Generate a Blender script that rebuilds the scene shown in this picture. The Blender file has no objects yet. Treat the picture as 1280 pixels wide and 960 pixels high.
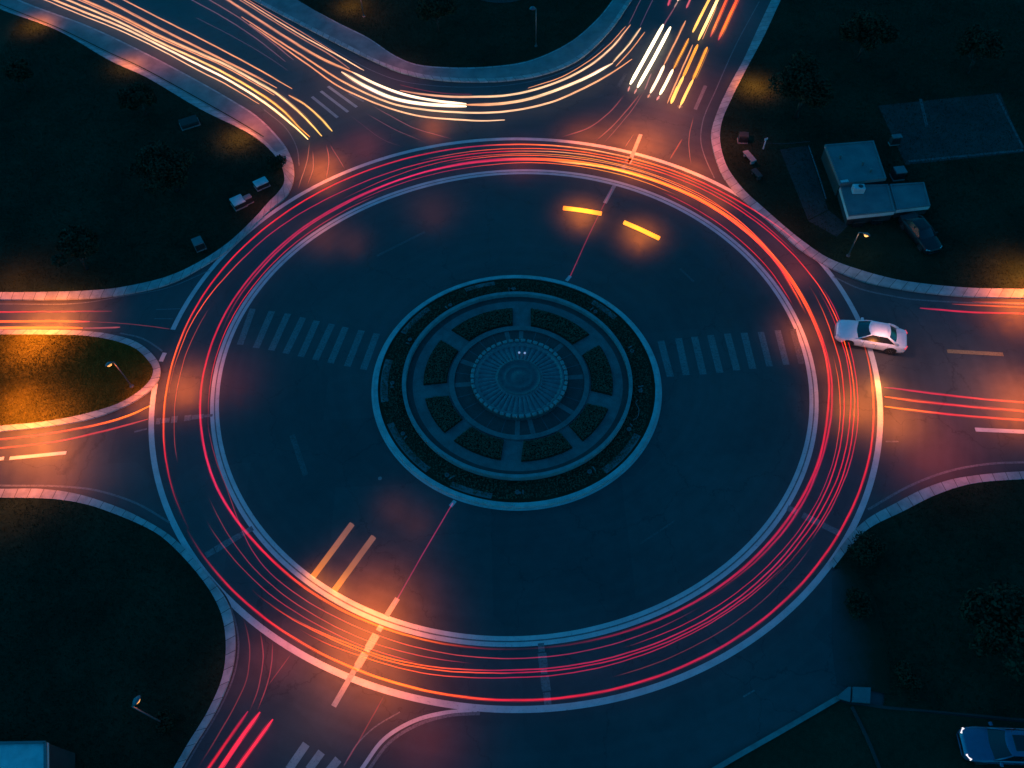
import bpy, bmesh, math, random
import numpy as np
from mathutils import Vector, Matrix, geometry
random.seed(11); RNG = np.random.default_rng(5)
R = math.radians
scene = bpy.context.scene
COL = scene.collection

# ------------------------------------------------------------------ camera
F = 1000.0                      # focal length in pixels of the 1280 px wide frame
PITCH, ROLL, H = 0.59279, -0.04217, 43.0
CX, CY = 0.26, 29.16            # roundabout centre ahead of the drone: becomes the world origin
cr, sr = math.cos(ROLL), math.sin(ROLL)
fwd = Vector((0, math.sin(PITCH), -math.cos(PITCH)))
up0 = Vector((0, math.cos(PITCH), math.sin(PITCH)))
rt0 = Vector((1, 0, 0))
camX = cr * rt0 + sr * up0
camY = -sr * rt0 + cr * up0
CAM = Vector((-CX, -CY, H))
cam = bpy.data.cameras.new('camera'); cam.sensor_width = 36.0; cam.lens = F / 1280 * 36.0
cam.clip_start = 0.5; cam.clip_end = 2000
co = bpy.data.objects.new('camera', cam); COL.objects.link(co)
m3 = Matrix((camX, camY, -fwd)).transposed()
co.matrix_world = Matrix.Translation(CAM) @ m3.to_4x4()
scene.camera = co

def G(x, y, z=0.0):
    """point of the place, at height z, that was surveyed at this spot of the photograph"""
    d = fwd + camX * ((x - 640) / F) - camY * ((y - 480) / F)
    k = (H - z) / -d.z
    return Vector((CAM.x + d.x * k, CAM.y + d.y * k, z))
def P(v):
    d = Vector(v) - CAM
    w = d.dot(fwd)
    return (640 + F * d.dot(camX) / w, 480 - F * d.dot(camY) / w)

# ------------------------------------------------------------------ curves
def catmull(pts, step=0.25, closed=False):
    pts = [Vector(p) for p in pts]
    n = len(pts); out = []
    for i in range(n if closed else n - 1):
        if closed:
            p0, p1, p2, p3 = pts[(i-1) % n], pts[i], pts[(i+1) % n], pts[(i+2) % n]
        else:
            p1, p2 = pts[i], pts[i+1]
            p0 = pts[i-1] if i else p1 * 2 - p2
            p3 = pts[i+2] if i + 2 < n else p2 * 2 - p1
        # centripetal form keeps uneven spacing from overshooting
        t0 = 0.0; t1 = t0 + max((p1-p0).length, 1e-4) ** .5
        t2 = t1 + max((p2-p1).length, 1e-4) ** .5; t3 = t2 + max((p3-p2).length, 1e-4) ** .5
        k = max(2, int((p2 - p1).length / step))
        for j in range(k):
            t = t1 + (t2 - t1) * j / k
            A1 = p0*((t1-t)/(t1-t0)) + p1*((t-t0)/(t1-t0))
            A2 = p1*((t2-t)/(t2-t1)) + p2*((t-t1)/(t2-t1))
            A3 = p2*((t3-t)/(t3-t2)) + p3*((t-t2)/(t3-t2))
            B1 = A1*((t2-t)/(t2-t0)) + A2*((t-t0)/(t2-t0))
            B2 = A2*((t3-t)/(t3-t1)) + A3*((t-t1)/(t3-t1))
            out.append(B1*((t2-t)/(t2-t1)) + B2*((t-t1)/(t2-t1)))
    if not closed: out.append(pts[-1])
    return out
def resample(pl, n):
    d = [0.0]
    for a, b in zip(pl, pl[1:]): d.append(d[-1] + (b - a).length)
    out = []; j = 0
    for i in range(n):
        t = d[-1] * i / (n - 1)
        while j < len(d) - 2 and d[j+1] < t: j += 1
        s = (t - d[j]) / max(d[j+1] - d[j], 1e-9)
        out.append(pl[j].lerp(pl[j+1], min(1, max(0, s))))
    return out, d[-1]

# ------------------------------------------------------------------ materials
def nt(name):
    m = bpy.data.materials.new(name); m.use_nodes = True
    t = m.node_tree; b = t.nodes['Principled BSDF']
    return m, t, b
def noise(t, scale, detail=6, rough=.6, coord=None, dim='3D'):
    n = t.nodes.new('ShaderNodeTexNoise'); n.inputs['Scale'].default_value = scale
    n.inputs['Detail'].default_value = detail; n.inputs['Roughness'].default_value = rough
    if coord is None:
        g = t.nodes.new('ShaderNodeNewGeometry'); coord = g.outputs['Position']
    t.links.new(coord, n.inputs['Vector'])
    return n
def ramp(t, src, stops):
    r = t.nodes.new('ShaderNodeValToRGB')
    e = r.color_ramp.elements
    e[0].position, e[0].color = stops[0][0], (*stops[0][1], 1)
    e[1].position, e[1].color = stops[-1][0], (*stops[-1][1], 1)
    for p, c in stops[1:-1]:
        k = e.new(p); k.color = (*c, 1)
    t.links.new(src, r.inputs['Fac'])
    return r
def bump(t, b, src, strength=.3, dist=.02):
    n = t.nodes.new('ShaderNodeBump'); n.inputs['Strength'].default_value = strength
    n.inputs['Distance'].default_value = dist
    t.links.new(src, n.inputs['Height']); t.links.new(n.outputs['Normal'], b.inputs['Normal'])
def mix(t, fac, a, bcol, blend='MIX'):
    n = t.nodes.new('ShaderNodeMix'); n.data_type = 'RGBA'; n.blend_type = blend
    if isinstance(fac, (int, float)): n.inputs[0].default_value = fac
    else: t.links.new(fac, n.inputs[0])
    for s, v in ((6, a), (7, bcol)):
        if isinstance(v, tuple): n.inputs[s].default_value = (*v, 1)
        else: t.links.new(v, n.inputs[s])
    return n.outputs[2]
def mottled(name, c0, c1, scale=3.0, rough=.8, fine=60, bstr=.25, spec=.5, metallic=0):
    m, t, b = nt(name)
    n = noise(t, scale); n2 = noise(t, fine, 3)
    r = ramp(t, n.outputs['Fac'], [(.35, c0), (.65, c1)])
    c = mix(t, .25, r.outputs['Color'], n2.outputs['Fac'], 'OVERLAY')
    t.links.new(c, b.inputs['Base Color'])
    b.inputs['Roughness'].default_value = rough; b.inputs['Specular IOR Level'].default_value = spec
    b.inputs['Metallic'].default_value = metallic
    bump(t, b, n2.outputs['Fac'], bstr, .01)
    return m
def asphalt():
    m, t, b = nt('asphalt')
    big = noise(t, .12, 5, .55); mid = noise(t, 1.1, 6, .65); fine = noise(t, 45, 3, .7)
    r = ramp(t, big.outputs['Fac'], [(.3, (.040, .042, .045)), (.7, (.060, .061, .064))])
    c = mix(t, .35, r.outputs['Color'], mid.outputs['Fac'], 'OVERLAY')
    c = mix(t, .5, c, fine.outputs['Fac'], 'OVERLAY')
    v = t.nodes.new('ShaderNodeTexVoronoi'); v.feature = 'DISTANCE_TO_EDGE'; v.inputs['Scale'].default_value = .16
    wob = noise(t, .8, 5); g = t.nodes.new('ShaderNodeNewGeometry')
    vm = t.nodes.new('ShaderNodeVectorMath'); vm.operation = 'MULTIPLY_ADD'; vm.inputs[1].default_value = (2.2, 2.2, 0)
    t.links.new(wob.outputs['Color'], vm.inputs[0]); t.links.new(g.outputs['Position'], vm.inputs[2])
    t.links.new(vm.outputs[0], v.inputs['Vector'])
    cr_ = ramp(t, v.outputs['Distance'], [(.0, (1, 1, 1)), (.006, (0, 0, 0))])
    c = mix(t, cr_.outputs['Color'], c, mix(t, .55, c, (.018, .018, .02)))
    sub = t.nodes.new('ShaderNodeVectorMath'); sub.operation = 'MULTIPLY_ADD'
    t.links.new(g.outputs['Position'], sub.inputs[0]); sub.inputs[1].default_value = (.94, 1, 0); sub.inputs[2].default_value = (0, -1.75, 0)
    ln_ = t.nodes.new('ShaderNodeVectorMath'); ln_.operation = 'LENGTH'; t.links.new(sub.outputs[0], ln_.inputs[0])
    band = t.nodes.new('ShaderNodeTexNoise'); band.noise_dimensions = '1D'; band.inputs['Scale'].default_value = 1.5; band.inputs['Detail'].default_value = 5
    t.links.new(ln_.outputs['Value'], band.inputs['W'])
    br_ = ramp(t, band.outputs['Fac'], [(.3, (.74, .74, .75)), (.7, (1.2, 1.2, 1.19))])
    c = mix(t, .22, c, br_.outputs['Color'], 'MULTIPLY')
    pat = t.nodes.new('ShaderNodeTexVoronoi'); pat.inputs['Scale'].default_value = .09; pat.distance = 'CHEBYCHEV'
    t.links.new(g.outputs['Position'], pat.inputs['Vector'])
    pr = ramp(t, pat.outputs['Color'], [(.2, (.86, .86, .87)), (.8, (1.1, 1.1, 1.09))])
    c = mix(t, .6, c, pr.outputs['Color'], 'MULTIPLY')
    t.links.new(c, b.inputs['Base Color'])
    rr = ramp(t, mid.outputs['Fac'], [(.3, (.50, .50, .50)), (.7, (.68, .68, .68))])
    t.links.new(rr.outputs['Color'], b.inputs['Roughness'])
    b.inputs['Specular IOR Level'].default_value = .25
    bump(t, b, fine.outputs['Fac'], .35, .01)
    return m
def paint(name, col, wear=.5, scale=9):
    m, t, b = nt(name)
    n = noise(t, scale, 8, .7); n2 = noise(t, 1.3, 4)
    r = ramp(t, n.outputs['Fac'], [(.28, tuple(x * .35 for x in col)), (.28 + .3 * wear, col)])
    r2 = ramp(t, n2.outputs['Fac'], [(.3, (.78, .78, .78)), (.65, (1, 1, 1))])
    t.links.new(mix(t, 1.0, r.outputs['Color'], r2.outputs['Color'], 'MULTIPLY'), b.inputs['Base Color'])
    b.inputs['Roughness'].default_value = .6; b.inputs['Specular IOR Level'].default_value = .2
    return m
def paving():
    m, t, b = nt('paving')
    uv = t.nodes.new('ShaderNodeUVMap')
    br = t.nodes.new('ShaderNodeTexBrick'); br.offset = 0
    br.inputs['Scale'].default_value = 1; br.inputs['Brick Width'].default_value = .8; br.inputs['Row Height'].default_value = 4
    br.inputs['Mortar Size'].default_value = .02; br.inputs['Mortar Smooth'].default_value = .3
    br.inputs['Color1'].default_value = (.30, .295, .29, 1); br.inputs['Color2'].default_value = (.40, .39, .38, 1)
    br.inputs['Mortar'].default_value = (.06, .06, .06, 1)
    t.links.new(uv.outputs['UV'], br.inputs['Vector'])
    n = noise(t, 2.0, 7, .65); n2 = noise(t, 50, 3)
    r = ramp(t, n.outputs['Fac'], [(.3, (.62, .62, .62)), (.65, (1, 1, 1))])
    c = mix(t, 1.0, br.outputs['Color'], r.outputs['Color'], 'MULTIPLY')
    c = mix(t, .3, c, n2.outputs['Fac'], 'OVERLAY')
    t.links.new(c, b.inputs['Base Color']); b.inputs['Roughness'].default_value = .8
    b.inputs['Specular IOR Level'].default_value = .25
    bump(t, b, n2.outputs['Fac'], .2, .01)
    return m
def lawn_mat(name, a, bcol, dirt):
    m, t, b = nt(name)
    n = noise(t, .25, 6, .6); n2 = noise(t, 3.5, 6, .7); n3 = noise(t, 28, 4, .7)
    r = ramp(t, n.outputs['Fac'], [(.3, a), (.62, bcol), (.8, dirt)])
    c = mix(t, .6, r.outputs['Color'], n2.outputs['Fac'], 'OVERLAY')
    c = mix(t, .8, c, n3.outputs['Fac'], 'OVERLAY')
    t.links.new(c, b.inputs['Base Color']); b.inputs['Roughness'].default_value = .95
    b.inputs['Specular IOR Level'].default_value = .05
    bump(t, b, n3.outputs['Fac'], .8, .06)
    return m
def leaf_mat(name, c0, c1, sc=1.5):
    m, t, b = nt(name)
    n = noise(t, sc, 4); r = ramp(t, n.outputs['Fac'], [(.35, c0), (.65, c1)])
    t.links.new(r.outputs['Color'], b.inputs['Base Color'])
    b.inputs['Roughness'].default_value = .8; b.inputs['Specular IOR Level'].default_value = .1
    return m
def flat(name, col, rough=.5, metal=0, spec=.5, coat=0):
    m, t, b = nt(name)
    n = noise(t, 6, 5); r = ramp(t, n.outputs['Fac'], [(.3, tuple(x * .88 for x in col)), (.7, col)])
    t.links.new(r.outputs['Color'], b.inputs['Base Color'])
    b.inputs['Roughness'].default_value = rough; b.inputs['Metallic'].default_value = metal
    b.inputs['Specular IOR Level'].default_value = spec; b.inputs['Coat Weight'].default_value = coat
    return m
def glow(name, col, strength):
    m, t, b = nt(name)
    b.inputs['Base Color'].default_value = (.1, .1, .1, 1)
    b.inputs['Emission Color'].default_value = (*col, 1); b.inputs['Emission Strength'].default_value = strength
    return m
def streak_mat():
    m = bpy.data.materials.new('light_streak'); m.use_nodes = True
    t = m.node_tree; t.nodes.clear()
    o = t.nodes.new('ShaderNodeOutputMaterial'); e = t.nodes.new('ShaderNodeEmission')
    a = t.nodes.new('ShaderNodeAttribute'); a.attribute_name = 'lamp_colour'
    t.links.new(a.outputs['Color'], e.inputs['Color']); e.inputs['Strength'].default_value = .49
    tr = t.nodes.new('ShaderNodeBsdfTransparent'); ad = t.nodes.new('ShaderNodeAddShader')   # light adds to what lies behind it
    t.links.new(e.outputs['Emission'], ad.inputs[0]); t.links.new(tr.outputs['BSDF'], ad.inputs[1])
    t.links.new(ad.outputs['Shader'], o.inputs['Surface'])
    return m

M = dict(
    asphalt=asphalt(), white=paint('road_paint', (.46, .46, .46)), worn=paint('worn_paint', (.16, .165, .17), .9),
    faint=paint('faint_paint', (.105, .108, .11), 1.0), tan=paint('ochre_paint', (.30, .20, .10), .8),
    paving=paving(), collar=mottled('collar_gravel', (.022, .034, .034), (.036, .048, .047), 2, .9), mid=paint('road_paint_grey', (.27, .27, .27), .6), cyclepath=mottled('path_asphalt', (.12, .12, .125), (.20, .20, .20), .7, .85),  lawn=lawn_mat('lawn', (.007, .017, .010), (.015, .031, .018), (.028, .034, .022)),
    median=lawn_mat('lit_median_lawn', (.055, .056, .010), (.085, .080, .014), (.11, .09, .022)),  # base colour raised to carry part of the orange glow on this grass
    soil=lawn_mat('bed', (.010, .024, .014), (.015, .032, .019), (.020, .026, .018)),
    blade=leaf_mat('grass_blade', (.012, .022, .010), (.024, .038, .016), .9),
    blade2=leaf_mat('lit_median_blade', (.06, .065, .010), (.12, .105, .018), 1.6),  # blade colour raised for the same glow
    leaf=leaf_mat('leaf', (.010, .022, .012), (.018, .034, .018)), hedge=leaf_mat('hedge_leaf', (.02, .054, .034), (.034, .078, .048), 2.5),
    bark=mottled('bark', (.02, .016, .012), (.035, .028, .02), 8),
    stone=mottled('kerb_stone', (.27, .27, .27), (.40, .40, .40), 1.8, .7),
    pave2=mottled('island_paving', (.085, .088, .09), (.13, .133, .135), 1.6, .85),
    pave3=mottled('island_wall', (.15, .155, .16), (.22, .225, .23), 2.0, .8),
    basin=mottled('basin_stone', (.085, .09, .10), (.125, .13, .14), 3, .45),
    basin_dark=mottled('basin_dark', (.05, .054, .06), (.075, .08, .085), 3, .4),
    roof=mottled('roof_felt', (.095, .10, .11), (.135, .14, .145), .9, .8),
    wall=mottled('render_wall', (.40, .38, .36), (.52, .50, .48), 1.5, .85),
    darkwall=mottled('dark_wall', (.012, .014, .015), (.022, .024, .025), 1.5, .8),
    concrete=mottled('concrete', (.12, .12, .118), (.22, .215, .21), 1.2, .9),
    slab=mottled('old_slab', (.009, .018, .017), (.026, .034, .031), .35, .95, 20),
    cabinet=mottled('cabinet_metal', (.34, .35, .36), (.46, .47, .48), 2, .55),
    metal=flat('pole_steel', (.14, .14, .145), .5, .5), shade=flat('lamp_shade_enamel', (.08, .09, .12), .45, .1),
    white_car=flat('white_paint', (.60, .60, .64), .28, 0, .5, .8), blue_car=flat('blue_paint', (.07, .11, .19), .3, .3, .5, .6),
    grey_car=flat('grey_paint', (.012, .014, .016), .5, .1, .3, .1),
    glass=flat('car_glass', (.010, .014, .016), .16, 0, .6), tyre=flat('tyre', (.012, .012, .012), .85), rim=flat('alloy', (.45, .45, .46), .35, .8),
    trim=flat('dark_trim', (.015, .015, .016), .4), tail=glow('tail_lamp', (1, .03, .05), .8), head=glow('head_lamp', (1, .9, .95), 1.2),
    lens=flat('lens_glass', (.55, .50, .48), .15), bulb=glow('lit_lamp', (1, .40, .09), 1.35), bulb2=glow('hot_lamp', (1, .40, .09), 1.7),
    glint=glow('fountain_lamp', (.35, .55, 1), .55), streak=streak_mat(), pond=flat('pond_water', (.02, .04, .04), .12),
    paint_pipe=flat('vent_paint', (.5, .42, .42), .6),
)

# ------------------------------------------------------------------ object helpers
def link(name, me, mat=None, parent=None):
    o = bpy.data.objects.new(name, me); COL.objects.link(o)
    if mat is not None: me.materials.append(mat)
    if parent is not None: o.parent = parent
    return o
def mesh(name, vs, fs, mat, parent=None, smooth=False, origin=None):
    vs = [Vector(v) for v in vs]
    if origin is not None: vs = [v - Vector(origin) for v in vs]
    me = bpy.data.meshes.new(name); me.from_pydata([tuple(v) for v in vs], [], fs)
    me.validate(); me.update()
    if smooth: me.polygons.foreach_set('use_smooth', [True] * len(me.polygons))
    o = link(name, me, mat, parent)
    if origin is not None: o.location = origin
    return o
def tag(o, label, cat, group=None):
    o['label'] = label; o['category'] = cat
    if group: o['group'] = group
    return o
def struct(o):
    o['kind'] = 'structure'; return o
def empty(name, loc, label, cat, group=None, rz=0):
    o = bpy.data.objects.new(name, None); COL.objects.link(o); o.location = loc; o.rotation_euler[2] = rz
    o.empty_display_size = .3
    return tag(o, label, cat, group)
class MB:
    def __init__(s): s.v = []; s.f = []
    def add(s, vs, fs):
        b = len(s.v); s.v += [Vector(v) for v in vs]; s.f += [[i + b for i in f] for f in fs]
        return s
    def box(s, c, size, rz=0, taper=1.0, bev=0.0):
        cx, cy, cz = c; sx, sy, sz = (x / 2 for x in size)
        ca, sa = math.cos(rz), math.sin(rz)
        def q(x, y, z): return (cx + x*ca - y*sa, cy + x*sa + y*ca, cz + z)
        if bev:
            rings = [(-sz, 0), (sz - bev, 0), (sz, bev)]
            vs = []
            for z, i in rings:
                X, Y = sx - i, sy - i
                c_ = bev
                vs += [q(-X+c_, -Y, z), q(X-c_, -Y, z), q(X, -Y+c_, z), q(X, Y-c_, z), q(X-c_, Y, z), q(-X+c_, Y, z), q(-X, Y-c_, z), q(-X, -Y+c_, z)]
            fs = [list(range(7, -1, -1)), list(range(16, 24))]
            for k in range(2):
                for i in range(8):
                    j = (i + 1) % 8; fs.append([k*8+i, k*8+j, k*8+8+j, k*8+8+i])
            return s.add(vs, fs)
        vs = [q(-sx, -sy, -sz), q(sx, -sy, -sz), q(sx, sy, -sz), q(-sx, sy, -sz),
              q(-sx*taper, -sy*taper, sz), q(sx*taper, -sy*taper, sz), q(sx*taper, sy*taper, sz), q(-sx*taper, sy*taper, sz)]
        return s.add(vs, [[3,2,1,0],[4,5,6,7],[0,1,5,4],[1,2,6,5],[2,3,7,6],[3,0,4,7]])
    def tube(s, pl, rad, n=8, cap=True):
        pl = [Vector(p) for p in pl]; vs = []
        for i, p in enumerate(pl):
            r = rad[i] if isinstance(rad, (list, tuple)) else rad
            d = (pl[min(i+1, len(pl)-1)] - pl[max(i-1, 0)]).normalized()
            a = d.cross(Vector((0, 0, 1)))
            if a.length < 1e-3: a = Vector((1, 0, 0))
            a.normalize(); b = a.cross(d).normalized()
            for k in range(n):
                t = 2*math.pi*k/n; vs.append(p + a*(r*math.cos(t)) + b*(r*math.sin(t)))
        fs = []
        for i in range(len(pl)-1):
            for k in range(n):
                j = (k+1) % n; fs.append([i*n+k, i*n+j, (i+1)*n+j, (i+1)*n+k])
        if cap: fs += [list(range(n-1, -1, -1)), [(len(pl)-1)*n + k for k in range(n)]]
        return s.add(vs, fs)
    def lathe(s, prof, c=(0,0,0), n=24, axis='z'):
        vs = []
        for r, z in prof:
            for k in range(n):
                t = 2*math.pi*k/n
                v = (r*math.cos(t), r*math.sin(t), z)
                if axis == 'y': v = (v[0], v[2], v[1])
                vs.append((c[0]+v[0], c[1]+v[1], c[2]+v[2]))
        fs = []
        for i in range(len(prof)-1):
            for k in range(n):
                j = (k+1) % n; fs.append([i*n+k, i*n+j, (i+1)*n+j, (i+1)*n+k])
        fs += [list(range(n-1, -1, -1)), [(len(prof)-1)*n + k for k in range(n)]]
        return s.add(vs, fs)
    def prism(s, poly, z0, z1, top_in=0.0):
        """poly: counter-clockwise list of (x, y)"""
        n = len(poly); c = sum((Vector((p[0], p[1])) for p in poly), Vector((0, 0))) / n
        vs = [(p[0], p[1], z0) for p in poly]
        for p in poly:
            q = Vector((p[0], p[1])); d = (c - q).normalized() * top_in
            vs.append((q.x + d.x, q.y + d.y, z1))
        fs = [list(range(n-1, -1, -1)), list(range(n, 2*n))]
        for i in range(n):
            j = (i+1) % n; fs.append([i, j, n+j, n+i])
        return s.add(vs, fs)
    def build(s, name, mat, parent=None, smooth=False, origin=None):
        return mesh(name, s.v, s.f, mat, parent, smooth, origin)

def ribbon(name, pl, width, z, mat, parent=None, closed=False, taper=False):
    n = len(pl); vs = []; fs = []
    for i, p in enumerate(pl):
        if closed: d = pl[(i+1) % n] - pl[i-1]
        else: d = pl[min(i+1, n-1)] - pl[max(i-1, 0)]
        d = Vector((d.x, d.y)).normalized(); nn = Vector((-d.y, d.x))
        w = width(i / (n-1)) if callable(width) else width
        vs += [(p.x + nn.x*w/2, p.y + nn.y*w/2, z), (p.x - nn.x*w/2, p.y - nn.y*w/2, z)]
    for i in range(n if closed else n-1):
        j = (i+1) % n; fs.append([2*i, 2*i+1, 2*j+1, 2*j])
    return mesh(name, vs, fs, mat, parent)
def gpl(px, z=0.0, step=.25):
    return catmull([G(x, y, z) for x, y in px], step)
def ngon_mesh(name, pts, z, mat, drop=None):
    vs = [Vector((p.x, p.y, z)) for p in pts]
    tri = geometry.tessellate_polygon([vs])
    fs = []
    for a, b, c in tri:
        nrm = (vs[b]-vs[a]).cross(vs[c]-vs[a])
        fs.append([a, b, c] if nrm.z > 0 else [a, c, b])
    if drop is not None:
        n = len(vs); vs = vs + [Vector((v.x, v.y, drop)) for v in vs]
        for i in range(n):
            j = (i+1) % n; fs.append([i, j, n+j, n+i])
    return mesh(name, vs, fs, mat)

# ------------------------------------------------------------------ ground and road
struct(mesh('ground', [(-400,-400,-.08),(400,-400,-.08),(400,400,-.08),(-400,400,-.08)], [[0,1,2,3]], M['lawn']))
struct(mesh('road', [(-110,-90,0),(110,-90,0),(110,130,0),(-110,130,0)], [[0,1,2,3]], M['asphalt']))

LAWNS = []
def sidewalk(side, lawn_px, road_px, extra_px, mat='lawn', zs=.12, zl=.10):
    """paved strip between the two lines, with a kerb face, and the lawn behind it"""
    a = gpl(lawn_px, zs, .3); b = gpl(road_px, zs, .3)
    n = max(len(a), len(b))
    a, _ = resample(a, n); b, L = resample(b, n)
    vs = []; fs = []; uv = []
    for i in range(n):
        vs += [(a[i].x, a[i].y, zs), (b[i].x, b[i].y, zs), (b[i].x, b[i].y, -.02), (a[i].x, a[i].y, -.02)]
    o = None
    for i in range(n-1):
        k = 4*i
        fs += [[k, k+1, k+5, k+4], [k+1, k+2, k+6, k+5], [k+3, k, k+4, k+7]]
    me = bpy.data.meshes.new('pavement'); me.from_pydata([tuple(v) for v in vs], [], fs)
    ul = me.uv_layers.new(name='UVMap')
    for poly in me.polygons:
        for li in poly.loop_indices:
            vi = me.loops[li].vertex_index; i = vi // 4
            ul.data[li].uv = (L*i/(n-1), .3 + (0 if vi % 4 in (0, 3) else 1.2))
    o = struct(link('pavement', me, M['paving']))
    # outward winding of the top
    bm = bmesh.new(); bm.from_mesh(me); bmesh.ops.recalc_face_normals(bm, faces=bm.faces)
    bm.to_mesh(me); bm.free()
    if me.polygons[0].normal.z < 0:
        bm = bmesh.new(); bm.from_mesh(me); bmesh.ops.reverse_faces(bm, faces=bm.faces); bm.to_mesh(me); bm.free()
    outline = a + [G(x, y, zl) for x, y in extra_px]
    struct(ngon_mesh('lawn', outline, zl, M[mat]))
    LAWNS.append(([(p.x, p.y) for p in outline], zl, mat))
    return a, b

NW_L = [(-250,-112),(-80,-28),(0,11),(70,37),(140,77),(180,95),(250,136),(315,169),(338,188),(352,208),(355,228),(347,241),(336,252),(320,270),(285,303),(247,328),(210,345),(150,359),(110,363),(37,365),(0,365),(-300,360)]
NW_R = [(-200,-112),(-40,-34),(25,0),(110,32),(180,65),(250,102),(290,125),(320,144),(345,168),(360,188),(367,208),(366,228),(357,246),(340,260),(320,279),(288,310),(250,335),(210,355),(150,368.5),(100,373),(0,374),(-300,369)]
sidewalk('nw', NW_L, NW_R, [(-500,200),(-500,-112)])
N_L = [(200,-95),(290,-45),(370,0),(420,27),(460,47),(495,70),(520,80),(560,84),(613,83),(660,76),(710,54),(747,23),(770,-6),(800,-45),(840,-95)]
N_R = [(165,-80),(255,-33),(325,4),(380,33),(425,56),(469,77),(500,90),(535,98),(576,101.5),(627,101),(677,93.5),(721,76),(761,40),(791,-2),(822,-45),(862,-95)]
sidewalk('n', N_L, N_R, [(840,-250),(200,-250)])
NE_L = [(1028,-105),(976,0),(955,45),(932,88),(915,122),(903,150),(900,169),(902,187),(910,210),(930,237),(955,260),(980,282),(1005,302),(1035,322),(1075,337),(1120,349),(1145,353),(1203,359),(1280,361),(1600,363)]
NE_R = [(1016,-105),(964,0),(947,36),(929,75),(909,112),(895,144),(889,167),(893,192),(904,220),(920,241),(950,267),(975,289),(1000,311),(1025,327),(1050,340),(1082,352),(1120,360),(1145,364),(1203,370),(1280,372),(1600,375)]
sidewalk('ne', NE_L, NE_R, [(1600,-105)])
SW_L = [(-300,622),(0,622),(70,624),(110,631),(150,645),(180,658),(202,671),(242,711),(270,752),(281,788),(279,841),(261,886),(233,932),(217,960),(140,1090)]
SW_R = [(-300,610),(0,611),(50,611),(95,617),(140,631),(170,644),(215,671),(255,713),(285,754),(294,800),(289,841),(269,889),(243,931),(226,960),(150,1090)]
sidewalk('sw', SW_L, SW_R, [(-300,1090)])
SE_L = [(1600,595),(1280,599),(1213,605),(1169,619),(1129,639),(1087,660),(1066,680),(1042,710)]
SE_R = [(1600,585),(1280,589),(1220,594),(1186,600),(1152,612),(1119,629),(1085,648),(1063,668),(1037,703)]
sidewalk('se', SE_L, SE_R, [(1064,712),(1084,744),(1099,795),(1106,830),(1106,866),(1104,882),(1180,889),(1280,898),(1600,925)])
def overlay(a_px, b_px, mat, name, z):
    a = gpl(a_px, z, .3); b = gpl(b_px, z, .3); n = max(len(a), len(b)); a, _ = resample(a, n); b, _ = resample(b, n)
    vs = a + b; fs = [[i, n+i, n+i+1, i+1] for i in range(n-1)]
    o = mesh(name, vs, fs, M[mat])
    if o.data.polygons[0].normal.z < 0: o.data.flip_normals()
    return struct(o)
overlay([(-250,-92),(-60,-20),(0,8),(75,38.5),(140,70),(175,86),(250,127),(305,159),(330,175),(345,190)], [(-200,-109),(-40,-32),(25,2),(110,34),(180,67),(250,104),(290,127),(320,146.5),(343,169),(356,186)], 'cyclepath', 'cycle_path', .1245)
struct(ribbon('path_gutter', gpl([(-250,-95),(-60,-22),(0,6.5),(75,37),(140,68.5),(175,84.5),(250,125.5),(305,157),(330,172.5)]), .10, .129, M['soil']))
overlay([(220,-92),(295,-44),(372,0),(420,28.5),(460,48.5),(495,71.5),(520,81.5),(560,85.5),(613,84.5),(660,77.5),(710,55.5),(748,24),(771,-5),(801,-44),(845,-95)], [(180,-80),(262,-33),(331,3),(385,31),(429,53),(472,75),(502,86),(536,94),(576,97.5),(626,97),(675,90),(717,73),(757,38),(786,-3),(817,-45),(860,-95)], 'cyclepath', 'footpath', .1245)
# W median: kerb all round and grass coloured as if lit
MED_O = [(-260,408),(0,412),(50,412),(105,413.5),(140,418),(170,427),(188,440),(199,455),(200,466),(195,479),(175,497),(150,510),(110,524),(65,532),(0,539),(-260,560)]
MED_I = [(-260,415),(0,418),(50,418),(105,419.5),(140,425),(168,435),(183,448),(191,460),(191,467),(186,477),(172,490),(148,504),(108,516.5),(60,526),(0,532),(-260,552)]
sidewalk('median', MED_I, MED_O, [], 'median')
# verge whose colour grades from asphalt to lawn along the SE lawn edge
def verge_mat():
    m, t, b = nt('verge')
    uv = t.nodes.new('ShaderNodeUVMap'); sp = t.nodes.new('ShaderNodeSeparateXYZ'); t.links.new(uv.outputs['UV'], sp.inputs[0])
    n = noise(t, 1.6, 8, .75); ad = t.nodes.new('ShaderNodeMath'); ad.operation = 'MULTIPLY_ADD'; ad.inputs[1].default_value = .75
    hn = t.nodes.new('ShaderNodeMath'); hn.operation = 'MULTIPLY'; hn.inputs[1].default_value = .5; t.links.new(n.outputs['Fac'], hn.inputs[0])
    t.links.new(sp.outputs['Y'], ad.inputs[0]); t.links.new(hn.outputs[0], ad.inputs[2])
    r = ramp(t, ad.outputs[0], [(.26, (.046, .049, .052)), (.55, (.026, .036, .032)), (.82, (.010, .022, .013))])
    t.links.new(r.outputs['Color'], b.inputs['Base Color']); b.inputs['Roughness'].default_value = .95
    b.inputs['Specular IOR Level'].default_value = .06
    bump(t, b, n.outputs['Fac'], .5, .05)
    return m
ga = gpl([(1040,716),(1040,745),(1040,790),(1042,825),(1046,856)], .006, .4); gb = gpl([(1056,702),(1088,738),(1106,795),(1112,830),(1112,868)], .118, .4)
nn_ = max(len(ga), len(gb)); ga, _ = resample(ga, nn_); gb, _ = resample(gb, nn_)
vs = []; fs = []; K = 8
for i in range(nn_):
    for k in range(K+1): vs.append(ga[i].lerp(gb[i], k/K) + Vector((0, 0, .035*math.sin(math.pi*k/K))))
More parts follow.
